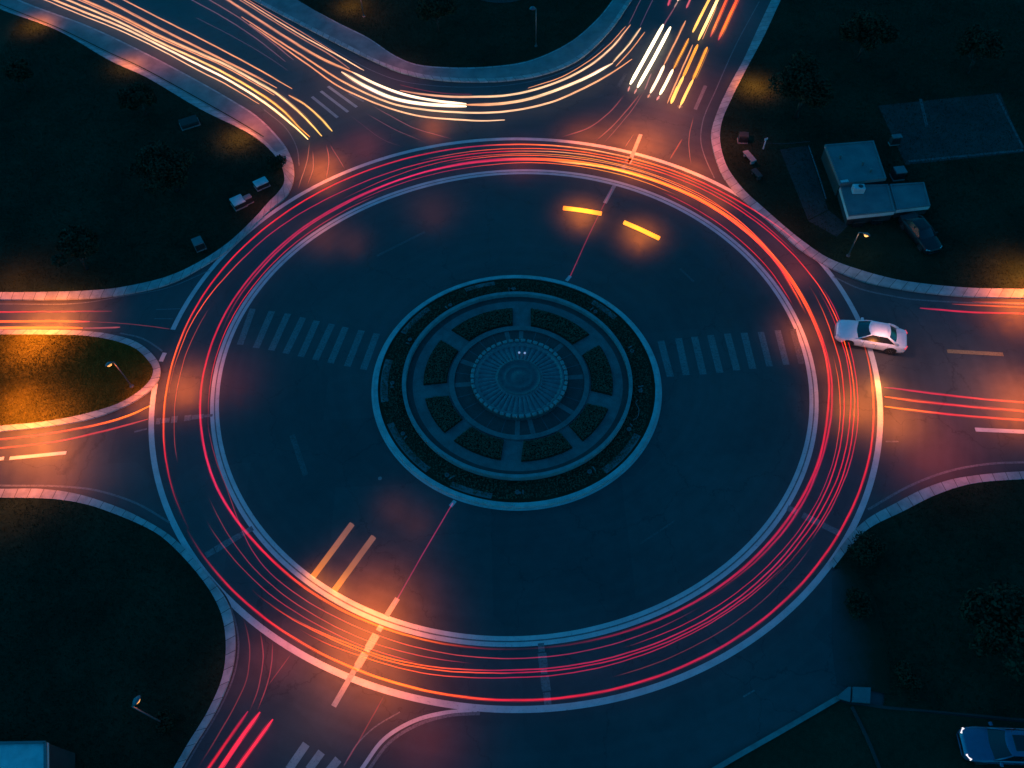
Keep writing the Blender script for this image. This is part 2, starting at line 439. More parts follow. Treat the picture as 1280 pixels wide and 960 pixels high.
for i in range(nn_-1):
    for k in range(K): q = i*(K+1)+k; fs.append([q, q+1, q+K+2, q+K+1])
o = mesh('verge', vs, fs, verge_mat()); ul = o.data.uv_layers.new(name='UVMap')
for l_ in o.data.loops: ul.data[l_.index].uv = ((l_.vertex_index//(K+1))*.4, (l_.vertex_index % (K+1))/K)
if o.data.polygons[0].normal.z < 0: o.data.flip_normals()
struct(o)
# dark plot in the SE corner, with a kerb line towards the road
plot = [(1046,876),(1066,881),(1180,893),(1280,903),(1600,930),(1600,1100),(700,1100),(905,957)]
pp = [G(x, y, .06) for x, y in plot]
struct(ngon_mesh('yard', pp, .06, M['soil'], drop=-.01))
def kerb(px, w, z0, z1, mat, name='kerb'):
    pl = gpl(px, 0, .4); n = len(pl); vs = []; fs = []
    for i, p in enumerate(pl):
        d = pl[min(i+1, n-1)] - pl[max(i-1, 0)]; d = Vector((d.x, d.y)).normalized()
        nn = Vector((-d.y, d.x)) * (w/2)
        for sgn, z in ((1, z0), (1, z1), (-1, z1), (-1, z0)):
            vs.append((p.x + sgn*nn.x, p.y + sgn*nn.y, z))
    for i in range(n-1):
        k = 4*i
        fs += [[k, k+4, k+5, k+1], [k+1, k+5, k+6, k+2], [k+2, k+6, k+7, k+3]]
    fs += [[0, 1, 2, 3], [4*n-1, 4*n-2, 4*n-3, 4*n-4]]
    return struct(mesh(name, vs, fs, mat))
kerb([(1047,873),(980,912),(900,958),(690,1090)], .24, -.01, .13, M['concrete'])
kerb([(1050,875),(1100,884),(1180,890),(1280,900),(1600,926)], .14, .0, .09, M['slab'])
kerb([(1064,884),(1082,921),(1099,962),(1150,1090)], .16, .05, .13, M['slab'])

# ------------------------------------------------------------------ the ring
OUT = [(650,174),(761,184),(430,218),(360,248.7),(193,488),(190,542),(201.6,616),(215,657),(269,727),(332.6,791),(426.7,841.6),(608,885),(694,886),(761,877),(855,843),(951,791),(1018,729),(1061.7,670),(1085,609),(1100,518),(1097,461),(1068,390.6),(1038,347),(951,259),(883.6,223.5),(850,211.7),(290,312),(215,412)]
INN = [(653.5,213),(761,230),(425,274),(526,233.5),(855,260),(974,370),(1003,421),(1018,488),(1011,552),(984,619),(850,751),(917,707),(961,660),(640,800.6),(761,781),(855,746),(526,791),(425,749),(312.5,653.5),(369.6,710.6),(269,518),(279,441),(302,384),(349,333),(282,582),(302,629)]
RC = Vector((-.16, 1.75, 0))
def fourier(pts, order=4):
    a = []; r = []
    for x, y in pts:
        d = G(x, y) - RC; a.append(math.atan2(d.y, d.x)); r.append(math.hypot(d.x, d.y))
    a = np.array(a); A = [np.ones_like(a)]
    for k in range(1, order+1): A += [np.cos(k*a), np.sin(k*a)]
    A = np.stack(A, 1); reg = np.diag([0] + [.02*k*k for k in range(1, order+1) for _ in (0, 1)])
    c = np.linalg.solve(A.T @ A + reg, A.T @ np.array(r))
    def f(t):
        s = c[0]
        for k in range(1, order+1): s += c[2*k-1]*math.cos(k*t) + c[2*k]*math.sin(k*t)
        return s
    return f
fo, fi = fourier(OUT), fourier(INN)
def ring(t, frac, z=0):
    """point of the carriageway ring: frac 0 on the outer line, 1 on the inner line"""
    r = fo(t)*(1-frac) + fi(t)*frac
    return Vector((RC.x + r*math.cos(t), RC.y + r*math.sin(t), z))
def ang(x, y):
    d = G(x, y) - RC; return math.atan2(d.y, d.x)
def arc(t0, t1, frac=0, off=0, n=240):
    out = []
    for i in range(n+1):
        t = t0 + (t1-t0)*i/n
        p = ring(t, frac); d = Vector((math.cos(t), math.sin(t), 0)); out.append(p + d*off)
    return out
tW0 = ang(194, 480); tW1 = ang(215, 412)
t_end = tW0 + 2*math.pi if tW0 < 0 else tW0
if tW0 > 0: tW0 -= 2*math.pi
# outer line: from the W median anticlockwise right round to the NW exit
struct(ribbon('outer_ring_line', arc(tW0, tW1, 0, 0, 300), .34, .008, M['white']))
full = arc(-math.pi, math.pi, 1, 0, 320)[:-1]
struct(ribbon('inner_ring_line', [p for p in arc(-math.pi, math.pi, 1, .17, 320)[:-1]], .24, .008, M['white'], closed=True))
struct(ribbon('inner_ring_line', [p for p in arc(-math.pi, math.pi, 1, -.15, 320)[:-1]], .24, .008, M['white'], closed=True))
struct(ribbon('inner_ring_gap', [p for p in arc(-math.pi, math.pi, 1, .01, 320)[:-1]], .078, .0078, M['worn'], closed=True))

def line(px, w, mat='white', z=.008, name='edge_line'):
    return struct(ribbon(name, gpl(px, 0, .25), w, z, M[mat]))
# edge lines beside the kerbs
line([(-200,378),(0,380),(100,379),(150,371),(212,359),(262,338)], .09, 'worn')
line([(150,416.5),(175,422),(192,431),(203,439)], .12, 'worn')
line([(206,441),(201,452)], .30)
line([(330,137),(357,160),(371,185),(374,207)], .08, 'worn')
line([(-200,602),(0,607),(75,608),(120,613),(170,629),(212,653)], .13, 'worn')
line([(262,722),(285,752),(298,800),(293,842),(273,889),(247,932),(228,965)], .10, 'worn')
line([(1085,637),(1136,608),(1186,589),(1236,580),(1280,578),(1500,577)], .14, 'worn')
line([(1042,346),(1075,361),(1120,371),(1139,374),(1200,378),(1280,380),(1500,384)], .13, 'worn')
line([(949,2),(919,58),(895,112),(879,150),(876,176),(881,196),(893,223)], .09, 'worn')
line([(230,-38),(330,12),(420,64),(460,86),(500,101),(540,107),(580,109),(630,107),(680,98),(725,80),(755,56)], .09, 'worn')
line([(500,890),(467,910),(445,932),(430,957)], .07, 'worn')
# the splitter line in the S arm: two bands
line([(425,1000),(453,960),(480,924),(518,901),(556,891),(580,889),(596,888.5)], .20, 'white', .0098)
line([(433,1004),(461,962),(487,928),(522,906),(558,895),(582,892.5),(600,892)], .16, 'worn', .0104)
# dashes
def dash(a, b, w, mat='white', name='lane_dash'):
    return struct(ribbon(name, [G(*a), G(*b)], w, .0085, M[mat]))
for a, b, w, m_ in [((12,573),(83,566),.24,'white'),((-60,579),(5,573),.24,'white'),((1184,439),(1254,443),.30,'tan'),((1219,537),(1330,542),.28,'white'),
                    ((1107,552),(1123,552),.10,'worn'),((390,121),(422,147),.26,'mid'),((401,114),(435,140),.26,'mid'),((410,108),(446,134),.26,'mid'),((436,117),(455,127),.2,'worn'),
                    ((869,137),(882,107),.30,'worn'),((773,108),(782,92),.3,'faint'),((361,962),(383,930),.42,'mid'),((386,962),(402,940),.42,'mid'),((411,964),(423,949),.42,'mid'),
                    ((471,320),(531,290),.20,'faint'),((365,544),(382,594),.34,'faint'),((850,336),(867,352),.16,'faint'),((800,680),(845,650),.10,'faint'),((929,871),(943,863),.08,'worn'),
                    ((786,205),(801,168),.30,'mid'),((756,254),(768,232),.30,'mid'),((417,883),(444,836),.29,'mid'),((483,770),(497,748),.30,'mid'),
                    ((708,351),(713,345),.24,'white'),((563,633),(569,626),.24,'white'),((195,387),(225,386),.06,'worn'),((193,398.5),(216,398.5),.06,'worn'),((168,540),(184,536),.12,'worn')]:
    dash(a, b, w, m_)
# radial bars across the ring: broken blocks
def radial(a, b, pieces, w, mat):
    A, B = Vector(a), Vector(b)
    for s, e, dw in pieces:
        p = A.lerp(B, s); q = A.lerp(B, e)
        dash((p.x, p.y), (q.x, q.y), w*dw, mat, 'ring_bar')
radial((195,527),(266,519), [(.0,.08,1.2),(.10,.24,.9),(.27,.38,1.25),(.5,.62,1.1),(.63,.84,.85),(.85,1,.5)], .40, 'worn')
radial((256,695),(316,660), [(.02,.2,.9),(.22,.5,1),(.5,.75,.9),(.76,1,.8)], .42, 'worn')
radial((676,804),(685,881), [(.0,.14,.8),(.16,.4,1.1),(.42,.5,.8),(.53,.78,1.1),(.8,1,.9)], .42, 'worn')
radial((983,634),(1050,667), [(.02,.2,.9),(.3,.62,1),(.68,1,.9)], .42, 'worn')
radial((477,782),(444,838), [(.0,.12,.8),(.2,.5,1.15),(.5,.58,.9),(.62,.9,1.1),(.9,1,.9)], .38, 'mid')
radial((791,192),(776,215), [(.2,.5,1),(.6,.9,.8)], .36, 'worn')
# zebra crossings inside the ring
def zebra(stripes, mat):
    for (a, b, w, m_) in stripes: dash(a, b, w, m_, 'zebra_stripe')
zebra([((316,386),(300,431),.44,'worn'),((340,389),(320,435),.46,'worn'),((360,392),(339,438),.46,'worn'),((379,397),(357,442),.46,'worn'),((396,401),(376,446),.46,'worn'),
       ((415,405),(394,450),.46,'worn'),((432,409),(413,454),.46,'worn'),((452,413),(434,458),.46,'worn'),((471,417),(454,462),.46,'worn')], 0)
zebra([((826,426),(838,471),.46,'worn'),((848,423),(858,469),.46,'worn'),((868,421),(879,468),.46,'worn'),((888,419),(900,466),.46,'worn'),((909,417),(921,463),.46,'worn'),
       ((930,416),(941,461),.46,'worn'),((951,415),(962,458),.42,'worn'),((972,413),(983,456),.42,'worn'),((991,411),(1002,455),.40,'faint')], 0)
# small drain covers in the asphalt
for x, y in ((475,598),(742,560)):
    p = G(x, y, 0); o = MB().lathe([(.12, 0), (.12, .012), (.09, .014)], (0, 0, 0), 16).build('manhole_cover', M['concrete'])
    o.location = (p.x, p.y, .0); tag(o, 'small pale drain cover in the dark asphalt ' + ('left of the central island' if x < 600 else 'just inside the island kerb'), 'drain cover', 'drain covers')
    if x > 600: bpy.data.objects.remove(o)

# ------------------------------------------------------------------ central island
IC = Vector((0, 0)); AX = (9.25, 8.97); AV = Vector((-.94, .33)).normalized(); AW = Vector((-AV.y, AV.x))
def isl(rho, t, z=0):
    d = Vector((math.cos(t), math.sin(t)))
    u, v = d.dot(AV)*AX[0]*rho, d.dot(AW)*AX[1]*rho
    p = IC + AV*u + AW*v
    k = max(0, .95 - rho)                 # the inner works sit a little to the right
    return Vector((p.x + .22*min(1, k*2), p.y - .12*min(1, k*2), z))
def iang(x, y, z=.3):
    p = G(x, y, z); return math.atan2(p.y + .1, p.x - .2)
def annulus(mb, r0, r1, z0, z1, t0=0, t1=2*math.pi, n=160, dome=0):
    closed = abs(t1 - t0 - 2*math.pi) < 1e-6
    m = n if closed else n + 1
    vs = []
    for i in range(m):
        t = t0 + (t1-t0)*i/n
        vs += [isl(r0, t, z0), isl(r0, t, z1), isl(r1, t, z1), isl(r1, t, z0)]
    fs = []
    for i in range(n):
        a = 4*i; b = 4*((i+1) % m)
        fs += [[a, b, b+1, a+1], [a+1, b+1, b+2, a+2], [a+2, b+2, b+3, a+3]]
    if not closed: fs += [[0, 1, 2, 3], [4*n+3, 4*n+2, 4*n+1, 4*n]]
    mb.add(vs, fs)
    return mb
def disc(rho, z, mat, name, n=160):
    vs = [isl(0, 0, z)] + [isl(rho, 2*math.pi*i/n, z) for i in range(n)]
    fs = [[0, 1+i, 1+(i+1) % n] for i in range(n)]
    return mesh(name, vs, fs, mat)
island_grp = None
ok = tag(annulus(MB(), .970, 1.0, -.01, .20).build('kerb_ring', M['stone']), 'pale stone kerb ring edging the round central island', 'kerb')
a2 = struct(ribbon('island_edge_line', [isl(1.009, 2*math.pi*i/200) for i in range(200)], .16, .008, M['white'], closed=True))
struct(disc(.970, .12, M['soil'], 'planting_bed'))
# pale slabs here and there on the outer rim of the bed
for t0, t1, w in ((-.95,-.55,.05),(.62,.86,.045),(2.3,2.62,.04),(2.9,3.3,.05),(3.5,4.0,.045),(4.2,4.5,.04),(1.7,1.95,.035)):
    struct(annulus(MB(), .953-w, .953, .10, .135, t0, t1, 24).build('bed_edging', M['pave2']))
tag(annulus(MB(), .778, .803, .05, .52).build('ring_wall', M['pave3']), 'low round wall between the dark planting ring and the island garden', 'wall')
struct(disc(.778, .20, M['pave2'], 'island_paving'))
struct(annulus(MB(), .735, .7775, .19, .205).build('gutter', M['collar']))
# eight planted beds between the spokes
spk = [ct for ct in [(680,235),(918,328),(958,535),(862,682),(640,742),(430,665),(350,508),(424,310)]]
spk = [(425 + x*.33594, 320 + y*.33594) for x, y in spk]
sw = [.62,.56,.56,.40,.62,.42,.56,.56]      # half widths in metres
ta = [iang(x, y, .2) for x, y in spk]
pos = ['top','upper right','right','lower right','bottom','lower left','left','upper left']
bedn = ['just right of the top spoke','above the right spoke','below the right spoke','just right of the bottom spoke','just left of the bottom spoke','below the left spoke','above the left spoke','just left of the top spoke']
BEDS = []
for i in range(8):
    t1 = ta[i]; t0 = ta[(i+1) % 8]
    if t0 > t1: t0 -= 2*math.pi
    mb = MB(); r0, r1 = .505, .662; n = 24; vs = []; fs = []
    for k in range(n+1):
        for rr, zz in ((r0, .2), (r0, .30), ((r0+r1)/2, .36), (r1, .30), (r1, .2)):
            R_ = rr*9.2
            lo = t0 + sw[(i+1) % 8]/R_; hi = t1 - sw[i]/R_
            vs.append(isl(rr, lo + (hi-lo)*k/n, zz))
    for k in range(n):
        for q in range(4): fs.append([k*5+q, (k+1)*5+q, (k+1)*5+q+1, k*5+q+1])
    fs += [[0,1,2,3,4], [n*5+4, n*5+3, n*5+2, n*5+1, n*5]]
    mb.add(vs, fs)
    c = isl(.58, (t0+t1)/2, .2)
    o = mb.build('garden_bed', M['soil'], None, False, c)
    tag(o, 'dark curved garden bed in the island, ' + bedn[i], 'garden bed', 'garden beds around the fountain')
    # leafy cover of the bed
    lv = []; lf = []
    for _ in range(1500):
        k = random.random(); rr = r0 + .006 + (r1-r0-.012)*random.random(); R_ = rr*9.2
        lo = t0 + sw[(i+1) % 8]/R_; hi = t1 - sw[i]/R_
        p = isl(rr, lo + (hi-lo)*(.01+.98*k), .30 + .06*math.sin(math.pi*(rr-r0)/(r1-r0)) + random.random()*.10) - c
        s_ = random.uniform(.04, .09); a = Vector((random.gauss(0,1), random.gauss(0,1), random.gauss(0,.6))).normalized()
        b_ = a.cross(Vector((random.gauss(0,.5), random.gauss(0,.5), 1))).normalized()
        q = len(lv); lv += [p-a*s_, p+b_*s_*.6, p+a*s_, p-b_*s_*.6]; lf.append([q, q+1, q+2, q+3])
    mesh('foliage', lv, lf, M['hedge'], o)
# inner ring walk and the planted collar round the fountain
tag(annulus(MB(), .455, .492, .19, .30).build('inner_kerb_ring', M['pave2']), 'round stone walk closing the inner ends of the garden beds', 'kerb')
struct(disc(.455, .215, M['collar'], 'fountain_collar'))
for i in range(26):
    t = 2*math.pi*i/26 + .04; w = .30 if i in (6, 7, 19, 20) else (.34 if i in (0, 3, 11, 13, 23) else .05)
    p0, p1 = isl(.335, t, .22), isl(.452, t, .22)
    struct(ribbon('collar_joint', [p0, p1], w, .222 if w < .1 else .221, M['pave2'] if w > .2 else M['basin_dark']))
# fountain
fc = isl(0, 0, .20)
ft = empty('fountain', fc, 'round ribbed stone fountain basin in the middle of the island', 'fountain')
def frho(rho, t, z): return isl(rho, t, .20 + z) - fc
n = 200; prof = [(.315,0,'o'),(.315,.42,''),(.30,.42,''),(.285,.30,''),(.17,.40,''),(.155,.44,'')]
vs = []; fs = []
RIBS = 44
for i in range(n*2):
    t = 2*math.pi*i/(n*2)
    rib = .5 + .5*math.cos(RIBS*t); rib = rib**.35
    for k, (rr, z, _) in enumerate(prof):
        zz = z + ((rib - .9)*.10 if k in (3, 4) else 0)
        vs.append(frho(rr, t, zz))
    for zz, rr in ((.40, .285*.5+.17*.5),): pass
k = len(prof)
for i in range(n*2):
    j = (i+1) % (n*2)
    for q in range(k-1): fs.append([i*k+q, j*k+q, j*k+q+1, i*k+q+1])
mesh('basin', vs, fs, M['basin'], ft)
mb = MB(); ring_prof = [(.155,.30),(.155,.46),(.146,.47),(.140,.40),(.105,.38),(.10,.43),(.088,.44),(.08,.40),(.05,.42),(.035,.50),(.012,.52)]
vs = [frho(rr, 2*math.pi*i/64, z) for rr, z in ring_prof for i in range(64)]
fs = [[a*64+i, a*64+(i+1) % 64, (a+1)*64+(i+1) % 64, (a+1)*64+i] for a in range(len(ring_prof)-1) for i in range(64)]
fs.append([(len(ring_prof)-1)*64+i for i in range(64)])
mesh('centre_bowl', vs, fs, M['basin_dark'], ft, True)
for i in range(46):
    t = 2*math.pi*(i+.5)/46
    p = frho(.327, t, .50); s_ = random.uniform(.85, 1.1)
    o = MB().box((0,0,0), (.20*s_, .30*s_, .16), 0, .9, .03).build('rim_stone', M['pave3'], ft)
    o.location = p + Vector((0, 0, -.04)); o.rotation_euler[2] = t + random.uniform(-.12, .12)
vs = [frho(.335, 2*math.pi*i/90, z) for z in (0, .42) for i in range(90)] + [frho(.314, 2*math.pi*i/90, .42) for i in range(90)]
fs = [[a*90+i, a*90+(i+1) % 90, (a+1)*90+(i+1) % 90, (a+1)*90+i] for a in range(2) for i in range(90)]
mesh('basin_wall', vs, fs, M['basin_dark'], ft)
for x, y in ((649, 441), (656, 441.5)):
    o = MB().lathe([(.07, 0), (.07, .05), (.03, .07)], (0, 0, 0), 12).build('basin_lamp', M['glint'], ft)
    o.location = G(x, y, .62) - fc
# twelve little ornaments set in the dark ring like the marks of a dial
marks = [((640,125),'at the very top'),((945,205),'at the upper right, nearest the top'),((1083,350),'at the right, above the middle'),((1118,497),'at the far right'),((1078,640),'under the wire arch'),((935,800),'at the lower right, near the bottom'),((668,880),'at the very bottom'),((405,820),'at the lower left, near the bottom'),((238,668),'at the left, below the middle'),((195,480),'at the far left'),((258,318),'at the left, above the middle'),((405,188),'at the upper left, near the top')]
for i, ((x, y), w) in enumerate(marks):
    c = G(425 + x*.33594, 320 + y*.33594, .12)
    tt = math.atan2(c.y, c.x)
    e = empty('stone_ornament', c, 'pale stone ornament in the planting ring, ' + w, 'ornament', 'stone ornaments around the planting ring', tt - math.pi/2)
    rr = random.Random(i*7+3)
    base = MB().lathe([(.17, .0), (.18, .10), (.11, .14), (.10, .10), (.02, .08)], (.16, 0, 0), 14)
    base.build('stone_ring', M['pave2'], e, True); e.scale = (.8, .8, .8)
    MB().box((-.26, 0, .06), (.09, .46*rr.uniform(.6, 1.1), .14), rr.uniform(-.5, .5), .8, .02).build('stone_bar', M['pave2'], e)
    if i % 3 == 0: MB().box((-.05, .06, .06), (.12, .12, .12), .4, .8, .02).build('stone_block', M['pave2'], e)
h = [(425+1108*.336, 320+535*.336), (425+1100*.336, 320+545*.336), (425+1112*.336, 320+570*.336), (425+1106*.336, 320+600*.336), (425+1090*.336, 320+610*.336)]
o = MB().tube(catmull([G(x, y, .25) for x, y in h], .06), .022, 6).build('wire_arch', M['pave2'])
tag(o, 'thin pale bent wire lying on the right of the dark planting ring', 'wire')

# ------------------------------------------------------------------ foliage helpers
def leaves(c, clumps, nleaf, size, mat, name, parent, flatten=.8):
    vs = []; fs = []
    tot = sum(r**2 for _, r in clumps)
    for cc, r in clumps:
        k = int(nleaf*r*r/tot)
        for _ in range(k):
            d = Vector((random.gauss(0,1), random.gauss(0,1), random.gauss(0,1))).normalized()
            rad = r*(.55 + .5*random.random()**.6)
            p = cc + Vector((d.x*rad, d.y*rad, d.z*rad*flatten))
            s = size*random.uniform(.6, 1.3)
            a = Vector((random.gauss(0,1), random.gauss(0,1), random.gauss(0,.6))).normalized()
            b = (d + Vector((random.gauss(0,.6), random.gauss(0,.6), random.gauss(0,.6)))).normalized().cross(a)
            if b.length < 1e-3: continue
            b.normalize()
            q = len(vs); vs += [p-a*s, p+b*s*.55-a*s*.1, p+a*s, p-b*s*.55+a*s*.1]; fs.append([q, q+1, q+2, q+3])
    return mesh(name, vs, fs, mat, parent)
def tree(px, py, rad, h, label, seed):
    random.seed(seed)
    c = G(px, py, h*.62); base = Vector((c.x, c.y, .05))
    t = empty('tree', base, label, 'tree', 'trees on the dark lawns')
    tr = MB(); tr.tube([(0,0,0), (.05,.03,h*.25), (-.04,.05,h*.5), (.02,-.02,h*.72)], [.18*h/4, .14*h/4, .10*h/4, .04*h/4], 8)
    for k in range(6):
        a = k*1.05 + random.random(); z = h*random.uniform(.28, .5); q = rad*random.uniform(.5, .8)
        tr.tube([(0,0,z), (math.cos(a)*q*.5, math.sin(a)*q*.5, z+h*.12), (math.cos(a)*q, math.sin(a)*q, z+h*.2)], [.07*h/4, .05*h/4, .02*h/4], 6)
    tr.build('trunk', M['bark'], t, True)
    cl = []
    for k in range(int(9 + rad*5)):
        a = random.random()*6.28; q = rad*math.sqrt(random.random())*.78
        z = h*(.62 + .30*(1-(q/rad)**2)*random.uniform(.2, 1) - .12*random.random())
        cl.append((Vector((math.cos(a)*q, math.sin(a)*q, z)), rad*random.uniform(.20, .40)))
    leaves(base, cl, int(2200 + 900*rad*rad/2), .13, M['leaf'], 'crown', t)
    return t
def bush(px, py, rad, h, label, seed, cat='bush', group='bushes'):
    random.seed(seed); c = G(px, py, h*.5)
    t = empty('bush', (c.x, c.y, .08), label, cat, group)
    st = MB()
    for k in range(5):
        a = k*1.26; st.tube([(0,0,0), (math.cos(a)*rad*.4, math.sin(a)*rad*.4, h*.5)], [.03, .012], 5)
    st.build('stem', M['bark'], t)
    cl = [(Vector((math.cos(a)*q, math.sin(a)*q, h*random.uniform(.4, .7))), rad*random.uniform(.35, .55)) for a, q in [(random.random()*6.28, rad*.65*math.sqrt(random.random())) for _ in range(9)]]
    leaves(c, cl, int(900 + 700*rad*rad), .075, M['leaf'], 'foliage', t)
    return t
tree(1008, 105, 2.6, 5.2, 'large dark tree at the top right with faintly lit leaves beside the pavement', 1)
tree(1085, 40, 2.3, 4.6, 'dark tree near the top right edge, behind the largest tree', 2)
tree(172, 122, 1.5, 3.0, 'dark round tree on the upper left lawn nearest the diagonal pavement', 3)
tree(205, 205, 2.6, 4.4, 'broad dark tree in the middle of the upper left lawn', 4)
tree(92, 312, 1.8, 3.4, 'dark tree low on the upper left lawn, above the lit road', 5)
tree(22, 92, 1.3, 3.0, 'small dark tree at the left edge of the upper left lawn', 6)
tree(545, 12, 1.9, 3.6, 'dark tree on the top lawn between the two thin lamp posts', 7)
tree(1255, 790, 2.3, 4.4, 'dark leafy tree at the right edge above the parked blue car', 8)
tree(1225, 60, 2.0, 4.0, 'dark tree in the far top right corner', 9)
bush(345, 204, .85, 1.1, 'dark bush overhanging the pavement above the pair of white cabinets', 11)
bush(1085, 690, 1.1, 1.0, 'low faint bush on the dark lower right lawn by the pavement', 12)
bush(1072, 755, .9, .9, 'low faint bush at the edge of the lower right lawn, below another bush', 13)
bush(207, 902, .55, .8, 'small bluish bush at the foot of the lower left lamp post', 14)
bush(1130, 585+260, .8, .8, 'low bush on the lower right lawn beside the pale slab', 15)
random.seed(21)

# grass blades where the lawns can be seen
def inside(poly, X, Y):
    px = np.array([p[0] for p in poly]); py = np.array([p[1] for p in poly]); res = np.zeros(len(X), bool)
    j = len(px)-1
    for i in range(len(px)):
        c = ((py[i] > Y) != (py[j] > Y))
        with np.errstate(divide='ignore', invalid='ignore'):
            xx = (px[j]-px[i])*(Y-py[i])/(py[j]-py[i]) + px[i]
        res ^= c & (X < xx); j = i
    return res
for poly, z, mt in LAWNS:
    xs = [p[0] for p in poly]; ys = [p[1] for p in poly]
    x0, x1, y0, y1 = max(min(xs), -46), min(max(xs), 48), max(min(ys), -30), min(max(ys), 48)
    dens = 420 if mt == 'median' else 70
    N = int((x1-x0)*(y1-y0)*dens)
    X = RNG.uniform(x0, x1, N); Y = RNG.uniform(y0, y1, N)
    k = inside(poly, X, Y); X, Y = X[k], Y[k]; N = len(X)
    hgt = RNG.uniform(.04, .13, N) * (1 if mt != 'median' else .8); w = RNG.uniform(.015, .035, N); a = RNG.uniform(0, 6.283, N)
    ln = RNG.uniform(0, .09, N); b = RNG.uniform(0, 6.283, N)
    v = np.zeros((N, 3, 3), np.float32)
    v[:,0] = np.stack([X-w*np.cos(a), Y-w*np.sin(a), np.full(N, z)], 1)
    v[:,1] = np.stack([X+w*np.cos(a), Y+w*np.sin(a), np.full(N, z)], 1)
    v[:,2] = np.stack([X+ln*np.cos(b), Y+ln*np.sin(b), z+hgt], 1)
    me = bpy.data.meshes.new('grass')
    me.vertices.add(N*3); me.vertices.foreach_set('co', v.reshape(-1))
    me.loops.add(N*3); me.loops.foreach_set('vertex_index', np.arange(N*3, dtype=np.int32))
    me.polygons.add(N); me.polygons.foreach_set('loop_start', np.arange(0, N*3, 3, dtype=np.int32)); me.polygons.foreach_set('loop_total', np.full(N, 3, dtype=np.int32))
    me.update(); me.validate()
    o = link('grass', me, M['blade2' if mt == 'median' else 'blade']); o['kind'] = 'stuff'
    tag(o, 'short grass blades growing on the ' + ('bright roadside median' if mt == 'median' else 'dark lawn'), 'grass')
# leafy ground cover of the dark planting ring
lv = []; lf = []
for _ in range(9000):
    p = isl(random.uniform(.81, .945), random.random()*6.2832, .12 + random.random()*.10)
    s_ = random.uniform(.03, .08); a = Vector((random.gauss(0,1), random.gauss(0,1), random.gauss(0,.5))).normalized(); b_ = a.cross(Vector((random.gauss(0,.5), random.gauss(0,.5), 1))).normalized()
    q = len(lv); lv += [p-a*s_, p+b_*s_*.6, p+a*s_, p-b_*s_*.6]; lf.append([q, q+1, q+2, q+3])
o = mesh('ground_cover', lv, lf, M['hedge']); o['kind'] = 'stuff'; tag(o, 'low dark plants covering the outer ring of the island', 'ground cover')

# ------------------------------------------------------------------ lights and lamps
def point(name, loc, power, col, rad=.12, parent=None):
    l = bpy.data.lights.new(name, 'POINT'); l.energy = power; l.color = col; l.shadow_soft_size = rad
    o = bpy.data.objects.new(name, l); COL.objects.link(o); o.location = loc
    if parent is not None: o.parent = parent
    return o
SOD = (1, .168, .018); REDL = (1, .11, .06); AMB = (1, .21, .02)
def lamp(foot, head, label, lit, power=0, col=SOD, bulb='bulb', rz=None, hh=None):
    f0 = G(*foot, .08); h1 = G(*head, 0); k = 0
    a = Vector((h1.x-CAM.x, h1.y-CAM.y)); b = Vector((f0.x-CAM.x, f0.y-CAM.y))
    z = hh or H*(1 - a.dot(b)/a.dot(a))
    hd = G(*head, z)
    t = empty('street_lamp', f0, label, 'street lamp', 'street lamps')
    top = Vector((0, 0, z-.12)); hv = hd - f0
    arm = Vector((hv.x, hv.y, 0)); 
    if arm.length < .3: arm = (arm.normalized() if arm.length > .02 else Vector((0, -1, 0))) * .3
    MB().lathe([(.14, 0), (.14, .05), (.07, .09), (.055, .3)], (0, 0, 0), 14).build('base_plate', M['metal'], t)
    MB().tube([(0,0,.05), (0,0,z*.5), (0,0,z-.05)], [.05, .042, .035], 10).build('pole', M['metal'], t, True)
    MB().tube([(0,0,z-.08), arm*.5 + Vector((0,0,z+.04)), arm + Vector((0,0,z+.05))], .025, 8).build('arm', M['metal'], t, True)
    sh = MB().lathe([(.27, -.05), (.25, -.01), (.19, .05), (.09, .10), (.03, .12)], (0, 0, 0), 20).build('lamp_shade', M['shade'], t, True)
    toc = Vector((CAM.x-f0.x, CAM.y-f0.y, 0)).normalized()
    topv = (Vector((0, 0, 1))*.72 - toc*.69).normalized() if lit else Vector((0, 0, 1))
    sh.location = arm + Vector((0, 0, z)); sh.rotation_mode = 'QUATERNION'; sh.rotation_quaternion = topv.to_track_quat('Z', 'Y')
    bl = MB().lathe([(.05, -.17), (.13, -.13), (.16, -.08), (.10, -.03)], (0, 0, 0), 16).build('bulb', M[bulb] if lit else M['lens'], t, True)
    bl.location = arm + Vector((0, 0, z)); bl.rotation_mode = 'QUATERNION'; bl.rotation_quaternion = topv.to_track_quat('Z', 'Y')
    if lit and power: point('lamp_light', arm + Vector((0, 0, z-.32)), power, col, .12, t)
    return t
lamp((165,483),(138,455),'lit orange lamp post near the tip of the bright grass median', True, 60)
lamp((206,905),(168,880),'lit lamp post with a blue shade on the dark lower left lawn', True, 14)
lamp((1060,320),(1083,294),'lit lamp post with a bright yellow bulb in front of the flat roofed building', True, 40, (1, .42, .12), 'bulb2')
lamp((670,58),(669,11),'unlit thin lamp post on the top lawn right of its centre', False)
lamp((455,21),(453,-12),'thin lamp post on the top lawn cut off by the top edge', True, 140)

